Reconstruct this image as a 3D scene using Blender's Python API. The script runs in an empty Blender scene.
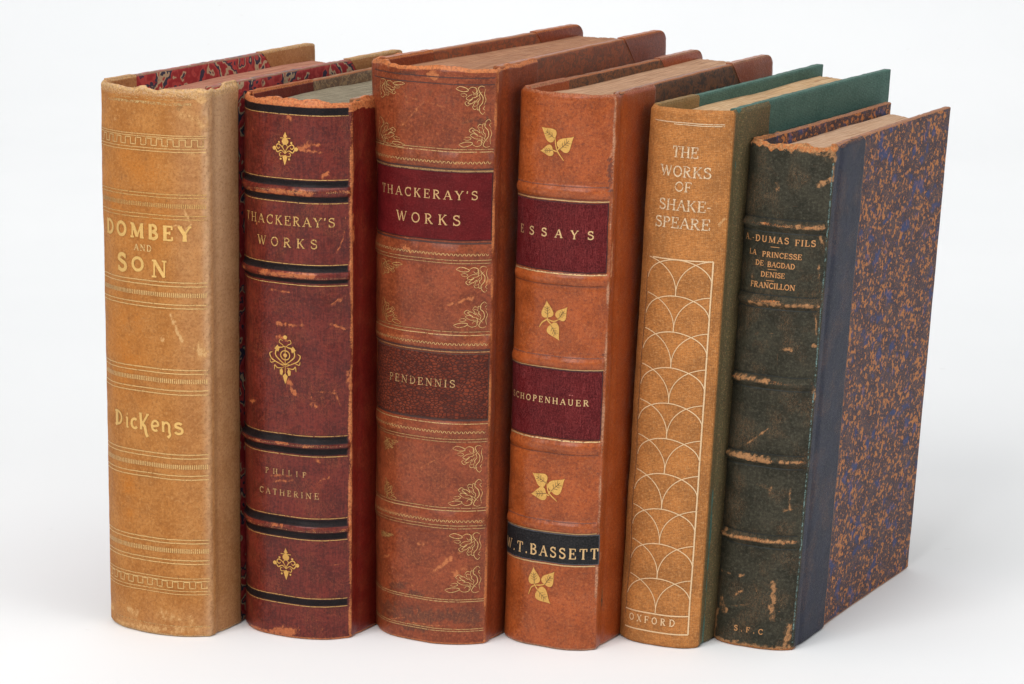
import bpy, math
import numpy as np
from mathutils import Matrix, Vector

scene = bpy.context.scene
COL = scene.collection

# ------------------------------------------------------------------ camera
FPX, PITCH, ROLL, DIST = (3143.88303, 0.20572, 0.01397, 1.22336)
def setup_camera():
    fw = Vector((0, math.cos(PITCH), -math.sin(PITCH)))
    r = Vector((1, 0, 0)); u = r.cross(fw)
    r2 = r * math.cos(ROLL) + u * math.sin(ROLL)
    u2 = -r * math.sin(ROLL) + u * math.cos(ROLL)
    c = Vector((0, 0, 0.1)) - fw * DIST
    m = Matrix(((r2.x, u2.x, -fw.x, c.x), (r2.y, u2.y, -fw.y, c.y), (r2.z, u2.z, -fw.z, c.z), (0, 0, 0, 1)))
    cd = bpy.data.cameras.new("camera"); cam = bpy.data.objects.new("camera", cd); COL.objects.link(cam)
    cd.sensor_width = 36; cd.lens = FPX / 1024 * 36
    cd.clip_start = 0.05; cd.clip_end = 50
    cam.matrix_world = m
    scene.camera = cam
setup_camera()

# ------------------------------------------------------------------ world and lamps
w = bpy.data.worlds.new("World"); scene.world = w; w.use_nodes = True
bg = w.node_tree.nodes["Background"]; bg.inputs[0].default_value = (0.93, 0.96, 1, 1); bg.inputs[1].default_value = 0.17
def area(name, loc, target, size, power, col=(1, 1, 1)):
    ld = bpy.data.lights.new(name, 'AREA'); ld.shape = 'RECTANGLE'; ld.size, ld.size_y = size; ld.energy = power; ld.color = col
    o = bpy.data.objects.new(name, ld); COL.objects.link(o); o.location = loc
    o.rotation_euler = (Vector(target) - Vector(loc)).to_track_quat('-Z', 'Y').to_euler()
area("softbox_key", (-0.75, -1.25, 1.15), (0, 0, 0.1), (1.0, 1.0), 21, (1, 0.992, 0.98))
area("softbox_fill", (1.35, -0.9, 0.8), (0, 0.05, 0.1), (0.9, 0.9), 8.5, (0.97, 0.985, 1))
area("softbox_top", (0.0, -0.35, 1.7), (0, 0.05, 0), (1.6, 0.9), 14.5)
area("backdrop_lamp", (0.0, 0.9, 1.4), (0, 1.9, 0.5), (2.4, 0.6), 15.5)
scene.view_settings.view_transform = 'Standard'; scene.view_settings.look = 'None'
scene.view_settings.exposure = 0; scene.view_settings.gamma = 1

# ------------------------------------------------------------------ numeric helpers
def vnoise(x, y, seed=0):
    xi = np.floor(x).astype(np.int64); yi = np.floor(y).astype(np.int64)
    fx = x - xi; fy = y - yi
    fx = fx * fx * (3 - 2 * fx); fy = fy * fy * (3 - 2 * fy)
    def h(a, b):
        n = (a * 374761393 + b * 668265263 + seed * 362437) & 0x7fffffff
        n = ((n ^ (n >> 13)) * 1274126177) & 0x7fffffff
        return ((n ^ (n >> 16)) & 0xffff) / 65535.0
    return (h(xi, yi) * (1 - fx) + h(xi + 1, yi) * fx) * (1 - fy) + (h(xi, yi + 1) * (1 - fx) + h(xi + 1, yi + 1) * fx) * fy
def fbm(x, y, seed=0, o=4):
    t = 0; a = 0.5; s = 0
    for k in range(o):
        t = t + a * vnoise(x, y, seed + k); s += a; a *= 0.5; x = x * 2.03; y = y * 2.03
    return t / s
def sstep(a, b, x):
    t = np.clip((x - a) / (b - a), 0, 1); return t * t * (3 - 2 * t)
def capsule(s, z, c):
    x0, y0, x1, y1, r, st = c
    dx, dy = x1 - x0, y1 - y0; L = dx * dx + dy * dy + 1e-9
    t = np.clip(((s - x0) * dx + (z - y0) * dy) / L, 0, 1)
    d = np.hypot(s - x0 - t * dx, z - y0 - t * dy)
    return st * np.exp(-(d / (r * 1.15)) ** 2)

# ------------------------------------------------------------------ materials
class N:
    def __init__(self, name):
        self.m = bpy.data.materials.new(name); self.m.use_nodes = True
        self.t = self.m.node_tree; self.t.nodes.clear()
        self.out = self.n('ShaderNodeOutputMaterial'); self.b = self.n('ShaderNodeBsdfPrincipled')
        self.t.links.new(self.b.outputs[0], self.out.inputs[0])
    def n(self, k, **kw):
        x = self.t.nodes.new(k)
        for a, v in kw.items(): setattr(x, a, v)
        return x
    def put(self, sock, v):
        if isinstance(v, bpy.types.NodeSocket): self.t.links.new(v, sock)
        elif isinstance(v, (tuple, list)) and len(v) == 3 and sock.type == 'RGBA': sock.default_value = (*v, 1)
        else: sock.default_value = v
    def math(self, op, a, b=0.0, c=0.0, clamp=False):
        x = self.n('ShaderNodeMath', operation=op, use_clamp=clamp)
        for i, v in enumerate((a, b, c)): self.put(x.inputs[i], v)
        return x.outputs[0]
    def mix(self, f, a, b, mode='MIX'):
        x = self.n('ShaderNodeMix', data_type='RGBA', blend_type=mode)
        self.put(x.inputs[0], f); self.put(x.inputs[6], a); self.put(x.inputs[7], b)
        return x.outputs[2]
    def ramp(self, v, a, b, lo=0.0, hi=1.0):
        x = self.n('ShaderNodeMapRange', interpolation_type='SMOOTHSTEP')
        self.put(x.inputs[0], v); x.inputs[1].default_value = a; x.inputs[2].default_value = b
        x.inputs[3].default_value = lo; x.inputs[4].default_value = hi
        return x.outputs[0]
    def attr(self, name): return self.n('ShaderNodeAttribute', attribute_name=name).outputs['Fac']
    def coord(self, sx=1, sy=1, sz=1, kind='UV', rot=0):
        c = self.n('ShaderNodeTexCoord').outputs[kind]
        m = self.n('ShaderNodeMapping'); m.inputs['Scale'].default_value = (sx, sy, sz); m.inputs['Rotation'].default_value = (0, 0, rot)
        self.t.links.new(c, m.inputs[0]); return m.outputs[0]
    def noise(self, vec, scale, detail=3, rough=0.55, dist=0.0, out=0):
        x = self.n('ShaderNodeTexNoise'); self.put(x.inputs['Vector'], vec); x.inputs['Scale'].default_value = scale
        x.inputs['Detail'].default_value = detail; x.inputs['Roughness'].default_value = rough; x.inputs['Distortion'].default_value = dist
        return x.outputs[out]
    def voro(self, vec, scale, feature='F1', out='Distance'):
        x = self.n('ShaderNodeTexVoronoi', feature=feature); self.put(x.inputs['Vector'], vec); x.inputs['Scale'].default_value = scale
        return x.outputs[out]
    def bump(self, h, strength, dist, prev=None):
        x = self.n('ShaderNodeBump'); x.inputs['Strength'].default_value = strength; x.inputs['Distance'].default_value = dist
        self.put(x.inputs['Height'], h)
        if prev is not None: self.put(x.inputs['Normal'], prev)
        return x.outputs[0]
    def done(self, col, rough=0.5, normal=None, spec=0.5, metal=0.0, alpha=None):
        self.put(self.b.inputs['Base Color'], col); self.put(self.b.inputs['Roughness'], rough)
        self.put(self.b.inputs['Specular IOR Level'], spec); self.put(self.b.inputs['Metallic'], metal)
        if normal is not None: self.put(self.b.inputs['Normal'], normal)
        if alpha is not None: self.put(self.b.inputs['Alpha'], alpha)
        return self.m

# UVs are in centimetres of the real surface (u across the spine, v up)
def leather(name, a, b, side, side2, wear, dark, orange=None, kind='calf', rough=0.42, wsharp=(0.42, 0.56), streak=0.5, fibre=None, spec=0.16, tone=(1, 1, 1), gloss=None, cracks=0.55, speck=None, contrast=1.0, coat=0.0):
    speck = speck or wear
    k = N(name); uv = k.coord()
    a, b, side, side2 = [tuple(x * y for x, y in zip(c, tone)) for c in (a, b, side, side2)]
    if gloss is None: gloss = spec
    n1 = k.noise(uv, 0.9, 4, 0.6); n2 = k.noise(uv, 5, 5, 0.65); n3 = k.noise(uv, 32, 4, 0.7)
    st = k.noise(k.coord(9, 0.7), 1.6, 4, 0.6)
    f = k.math('ADD', k.math('MULTIPLY', n1, 0.55), k.math('MULTIPLY', n2, 0.45))
    f = k.math('ADD', f, k.math('MULTIPLY', k.math('SUBTRACT', st, 0.5), streak))
    f = k.ramp(f, 0.36, 0.64)
    a2 = tuple(x * (1 - .2 * contrast) for x in a); b2 = tuple(x * (1 + .14 * contrast) for x in b)
    col = k.mix(f, a2, b2)
    scol = k.mix(f, side, side2)
    pale = k.math('MULTIPLY', k.attr('pale'), k.ramp(n2, 0.2, 0.8, 0.6, 1.0))
    sd = k.math('ADD', k.attr('side'), k.math('MULTIPLY', k.math('SUBTRACT', n2, 0.5), 0.25))
    col = k.mix(k.ramp(sd, 0.2, 0.8), col, scol)
    if orange is not None:
        og = k.math('MULTIPLY', k.attr('orange'), k.ramp(n1, 0.3, 0.65)); col = k.mix(og, col, orange)
    col = k.mix(pale, col, fibre or wear)
    # dark stains
    dk = k.math('ADD', k.attr('dark'), k.math('MULTIPLY', k.math('SUBTRACT', n2, 0.5), 0.9))
    col = k.mix(k.ramp(dk, 0.35, 0.75, 0, 0.8), col, dark)
    # handling: pale and dark speckles, faint scratches
    col = k.mix(k.ramp(n3, 0.40, 0.70, 0.0, 0.42), col, k.mix(0.55, col, speck))
    n4 = k.noise(uv, 10, 4, 0.7)
    col = k.mix(k.ramp(n4, 0.52, 0.66, 0.0, 0.38), col, speck); col = k.mix(k.ramp(n4, 0.47, 0.34, 0.0, 0.5), col, dark)
    col = k.mix(k.ramp(n3, 0.48, 0.28, 0.0, 0.6), col, dark)
    sc = k.noise(k.coord(1.5, 14, 1, rot=0.9), 2.4, 3, 0.6, 0.6)
    sc2 = k.noise(k.coord(16, 1.1, 1, rot=0.25), 2.0, 3, 0.6, 0.8)
    scm = k.math('ADD', k.ramp(sc, 0.69, 0.76), k.ramp(sc2, 0.70, 0.76))
    col = k.mix(k.math('MULTIPLY', scm, 0.4, clamp=True), col, wear)
    # fine surface cracks in the old skin
    ck = k.noise(k.coord(3.2, 1.0, 1, rot=0.15), 3.2, 6, 0.72, 1.6); ckd = k.math('ABSOLUTE', k.math('SUBTRACT', ck, 0.5))
    ckm = k.math('MULTIPLY', k.ramp(ckd, 0.012, 0.002), k.ramp(k.noise(uv, 0.8, 3), 0.46, 0.62))
    col = k.mix(k.math('MULTIPLY', ckm, cracks), col, wear)
    ckm2 = k.math('MULTIPLY', k.ramp(k.math('ABSOLUTE', k.math('SUBTRACT', k.noise(uv, 5, 5, 0.7, 1.0), 0.5)), 0.012, 0.002), k.ramp(k.noise(uv, 1.3, 3), 0.5, 0.66))
    col = k.mix(k.math('MULTIPLY', ckm2, cracks), col, dark)
    # worn edges, rubbed bands, scuffs
    fine = k.noise(uv, 19 if kind != 'cloth' else 24, 5, 0.8)
    wv = k.math('ADD', k.attr('wear'), k.math('MULTIPLY', k.math('SUBTRACT', fine, 0.5), 1.1))
    wm = k.ramp(wv, *wsharp)
    sv = k.math('ADD', k.attr('scuff'), k.math('MULTIPLY', k.math('SUBTRACT', fine, 0.5), 1.5))
    sm = k.ramp(sv, 0.25, 0.75)
    col = k.mix(k.math('MULTIPLY', sm, 0.82), col, k.mix(k.ramp(k.math('MULTIPLY', sm, k.noise(uv, 11, 4, 0.75)), 0.25, 0.62), k.mix(0.45, b, wear), tuple(min(1, x * 1.15) for x in wear)))
    wn = k.noise(uv, 11, 4, 0.75); wc = k.mix(k.ramp(wn, 0.38, 0.60), k.mix(0.5, wear, dark), tuple(min(1, x * 1.2) for x in wear))
    if fibre is not None: wc = k.mix(k.ramp(k.noise(uv, 9, 4, 0.7), 0.45, 0.62), wc, fibre)
    col = k.mix(wm, col, wc)
    # relief
    if kind == 'calf':
        g = k.voro(uv, 26); h = k.math('ADD', k.math('MULTIPLY', g, 0.5), n3)
        nm = k.bump(h, 0.35, 0.0002)
    elif kind == 'suede':
        h = k.math('ADD', k.noise(uv, 60, 3, 0.8), n3); nm = k.bump(h, 0.7, 0.0003)
    elif kind == 'cloth':
        wvx = k.n('ShaderNodeTexWave', wave_type='BANDS', bands_direction='X'); k.put(wvx.inputs['Vector'], uv); wvx.inputs['Scale'].default_value = 4.6; wvx.inputs['Distortion'].default_value = 1.2; wvx.inputs['Detail'].default_value = 2
        wvy = k.n('ShaderNodeTexWave', wave_type='BANDS', bands_direction='Y'); k.put(wvy.inputs['Vector'], uv); wvy.inputs['Scale'].default_value = 5.2; wvy.inputs['Distortion'].default_value = 1.2; wvy.inputs['Detail'].default_value = 2
        slub = k.noise(k.coord(0.55, 1.5), 17, 3, 0.7); col = k.mix(k.ramp(slub, 0.5, 0.3, 0, 0.55), col, dark); col = k.mix(k.ramp(slub, 0.52, 0.7, 0, 0.4), col, wear)
        h = k.math('ADD', wvx.outputs[1], wvy.outputs[1])
        col = k.mix(k.ramp(h, 0.9, 0.2, 0, 0.32), col, dark)
        nm = k.bump(h, 0.45, 0.00022)
    if coat: k.b.inputs['Coat Weight'].default_value = coat; k.b.inputs['Coat Roughness'].default_value = 0.3
    nm = k.bump(k.math('SUBTRACT', n2, k.math('MULTIPLY', wm, 0.5)), 0.35, 0.0006, nm)
    ro = k.math('ADD', rough, k.math('ADD', k.math('MULTIPLY', wm, 0.3), k.math('MULTIPLY', k.math('SUBTRACT', n3, 0.5), 0.35)))
    return k.done(col, ro, nm, gloss)

def gilt(name, col, fade=0.36, col2=None, rough=0.38, metal=0.5, under=None):
    """Gold leaf, flaked away in patches so the leather shows through."""
    k = N(name); uv = k.coord()
    n = k.noise(uv, 7, 5, 0.75); m = k.noise(uv, 45, 2, 0.6)
    v = k.math('ADD', k.math('MULTIPLY', n, 0.65), k.math('MULTIPLY', m, 0.35))
    al = k.ramp(v, fade, fade + 0.09)
    c = k.mix(k.ramp(m, 0.35, 0.7), col2 or tuple(x * 0.6 for x in col), col)
    return k.done(c, rough, k.bump(k.math('ADD', n, m), 0.6, 0.0003), 0.5, metal, al)

def label_mat(name, a, b, crack, edge, grain='crack', rough=0.4):
    k = N(name); uv = k.coord()
    n = k.noise(uv, 1.4, 5, 0.65); n2 = k.noise(uv, 16, 4, 0.7)
    col = k.mix(k.ramp(n, 0.35, 0.65), a, b)
    if grain == 'crack':
        c = k.noise(k.coord(3.4, 0.5), 2.6, 5, 0.7, 1.4)
        d = k.math('ABSOLUTE', k.math('SUBTRACT', c, 0.5))
        cr = k.math('MULTIPLY', k.ramp(d, 0.026, 0.004), k.ramp(k.noise(uv, 1.1, 2), 0.32, 0.5))
        h = k.math('SUBTRACT', n2, cr)
    elif grain == 'pebble':
        v = k.voro(k.mix(0.06, k.coord(1.0, 1.7), k.noise(uv, 5, 3, out=1)), 6.5, 'DISTANCE_TO_EDGE')
        cr = k.ramp(v, 0.22, 0.02); h = k.math('SUBTRACT', n2, k.math('MULTIPLY', cr, 1.5))
    else:
        cr = k.ramp(n2, 0.62, 0.72, 0, 0.5); h = n2
    col = k.mix(k.math('MULTIPLY', cr, 0.6 if grain != 'pebble' else 0.9), col, crack)
    col = k.mix(k.ramp(n2, 0.42, 0.72, 0, 0.35), col, crack)
    e = k.math('ADD', k.attr('edge'), k.math('MULTIPLY', k.math('SUBTRACT', n2, 0.5), 0.9))
    col = k.mix(k.ramp(e, 0.5, 0.75), col, edge)
    return k.done(col, rough, k.bump(h, 0.6, 0.0003), 0.13)

def pages(name, a, b, line, spot=None):
    k = N(name)
    l1 = k.noise(k.coord(1, 0.012, 1), 34, 3, 0.7); l2 = k.noise(k.coord(1, 0.03, 1), 8, 4, 0.65); l3 = k.noise(k.coord(1, 0.016, 1, rot=0.01), 17, 3, 0.6); n = k.noise(k.coord(), 1.2, 4, 0.6)
    f = k.noise(k.coord(), 30, 3, 0.7)
    col = k.mix(k.ramp(k.math('ADD', k.math('MULTIPLY', l2, 0.5), k.math('MULTIPLY', n, 0.5)), 0.36, 0.64), a, b)
    col = k.mix(k.ramp(l1, 0.5, 0.68, 0, 0.8), col, line)
    col = k.mix(k.ramp(l3, 0.53, 0.60, 0, 0.7), col, line); col = k.mix(k.ramp(l3, 0.44, 0.36, 0, 0.3), col, tuple(min(1, x * 1.25) for x in b))
    if spot: col = k.mix(k.ramp(f, 0.52, 0.66, 0, 0.7), col, spot)
    return k.done(col, 0.85, k.bump(k.math('SUBTRACT', k.math('ADD', l1, l2), k.math('MULTIPLY', l3, 1)), 0.6, 0.0006), 0.2)

def marbled_blue(name):
    """Agate paper: brown ground, orange flecks, blue drops."""
    k = N(name); uv = k.coord(0.85, 1.05, 1, rot=0.5)
    wob = k.mix(0.12, uv, k.noise(uv, 2, 3, out=1))
    base = k.mix(k.ramp(k.noise(uv, 1.3, 3), 0.35, 0.65), (0.072, 0.046, 0.046), (0.125, 0.078, 0.070))
    base = k.mix(k.ramp(k.noise(uv, 7, 4, 0.7), 0.45, 0.62), base, (0.045, 0.043, 0.068))
    fl = k.noise(wob, 6.8, 3, 0.5, 0.2); fl2 = k.noise(k.coord(0.9, 1.1, 1, rot=0.3), 12, 2, 0.5, 0.3)
    big = k.noise(uv, 0.8, 3)
    t = k.math('ADD', fl, k.math('MULTIPLY', k.math('SUBTRACT', big, 0.5), 0.3))
    col = k.mix(k.ramp(t, 0.545, 0.605, 0, 0.95), base, k.mix(k.noise(uv, 12, 3), (0.34, 0.10, 0.028), (0.68, 0.29, 0.10)))
    col = k.mix(k.ramp(fl2, 0.60, 0.65, 0, 0.8), col, (0.40, 0.15, 0.055))
    bl = k.math('ADD', k.math('MULTIPLY', k.noise(wob, 2.0, 3, 0.5), 0.7), k.math('MULTIPLY', k.noise(uv, 0.55, 2), 0.3))
    col = k.mix(k.ramp(bl, 0.54, 0.63, 0, 0.75), col, (0.042, 0.070, 0.18))
    fine = k.noise(uv, 18, 5, 0.75)
    wv = k.math('ADD', k.attr('wear'), k.math('MULTIPLY', k.math('SUBTRACT', fine, 0.5), 1.0))
    wm = k.ramp(wv, 0.45, 0.6); col = k.mix(wm, col, k.mix(fine, (0.22, 0.06, 0.03), (0.62, 0.33, 0.18)))
    return k.done(col, 0.6, k.bump(fine, 0.25, 0.0003), 0.12)

def marbled_red(name, scale=1.0):
    """Combed marbling in crimson, black-blue and cream."""
    k = N(name); uv = k.coord(1, 1, 1)
    v = k.voro(k.mix(0.35, uv, k.noise(uv, 1.1 * scale, 2, out=1)), 1.3 * scale)
    wv = k.math('FRACT', k.math('ADD', k.math('MULTIPLY', v, 2.2), k.math('MULTIPLY', k.noise(uv, 1.5 * scale, 2), 2.6)))
    cell = k.noise(uv, 1.3 * scale, 2, 0.5, 1.2)
    col = k.mix(k.ramp(wv, 0.2, 0.3), (0.30, 0.018, 0.022), (0.42, 0.05, 0.045))
    col = k.mix(k.ramp(wv, 0.48, 0.52), col, (0.028, 0.028, 0.055))
    col = k.mix(k.ramp(wv, 0.70, 0.73), col, (0.45, 0.33, 0.20))
    col = k.mix(k.ramp(wv, 0.86, 0.9), col, (0.36, 0.03, 0.03))
    col = k.mix(k.ramp(cell, 0.62, 0.68), col, (0.26, 0.02, 0.025))
    fine = k.noise(uv, 18, 5, 0.75)
    wr = k.math('ADD', k.attr('wear'), k.math('MULTIPLY', k.math('SUBTRACT', fine, 0.5), 1.0))
    col = k.mix(k.ramp(wr, 0.5, 0.65), col, (0.30, 0.15, 0.09))
    return k.done(col, 0.55, k.bump(fine, 0.25, 0.0003), 0.4)

def marbled_brown(name, a, b, c):
    k = N(name); uv = k.coord()
    n = k.noise(uv, 2.4, 4, 0.65, 1.2); col = k.mix(k.ramp(n, 0.45, 0.55), a, b)
    v = k.math('ABSOLUTE', k.math('SUBTRACT', k.noise(uv, 1.6, 4, 0.6, 1.6), 0.5))
    col = k.mix(k.ramp(v, 0.05, 0.012, 0, 0.8), col, c); col = k.mix(k.ramp(k.noise(uv, 11, 4, 0.7), 0.5, 0.3, 0, .5), col, tuple(x * .4 for x in b))
    fine = k.noise(uv, 18, 5, 0.75)
    wr = k.math('ADD', k.attr('wear'), k.math('MULTIPLY', k.math('SUBTRACT', fine, 0.5), 1.0))
    col = k.mix(k.ramp(wr, 0.5, 0.62), col, (0.42, 0.15, 0.055))
    return k.done(col, 0.45, k.bump(fine, 0.3, 0.0003), 0.4)

def plain(name, a, b, rough=0.6, scale=6):
    k = N(name); n = k.noise(k.coord(kind='Object'), scale * 100, 4, 0.65)
    return k.done(k.mix(k.ramp(n, 0.35, 0.65), a, b), rough, k.bump(n, 0.2, 0.0003))

# ------------------------------------------------------------------ measured book data (millimetres on each spine)
BK = [[-0.13133, -0.05815, 0.47791, 0.04545, 0.20614, 0.14511, -0.00519, 0.02781, 0.03218, 0.00755, 2.93518], [-0.07932, -0.05772, 0.4677, 0.04518, 0.20232, 0.1335, -0.00067, -0.00541, 0.02624, 0.01014, 3.19776], [-0.02909, -0.06159, 0.49502, 0.0483, 0.21567, 0.15036, 0.00218, 0.07069, 0.18981, 0.00997, 2.92575], [0.01742, -0.07056, 0.48118, 0.03778, 0.20756, 0.14818, 0.01978, 0.01315, 0.10979, 0.0068, 2.93937], [0.06025, -0.06854, 0.49541, 0.03231, 0.20193, 0.15121, 0.0423, 0.02136, -0.01151, 0.00598, 2.92542], [0.09621, -0.07003, 0.48185, 0.03236, 0.18992, 0.12787, 0.05127, 0.02499, 0.14984, 0.00555, 2.8859]]
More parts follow.
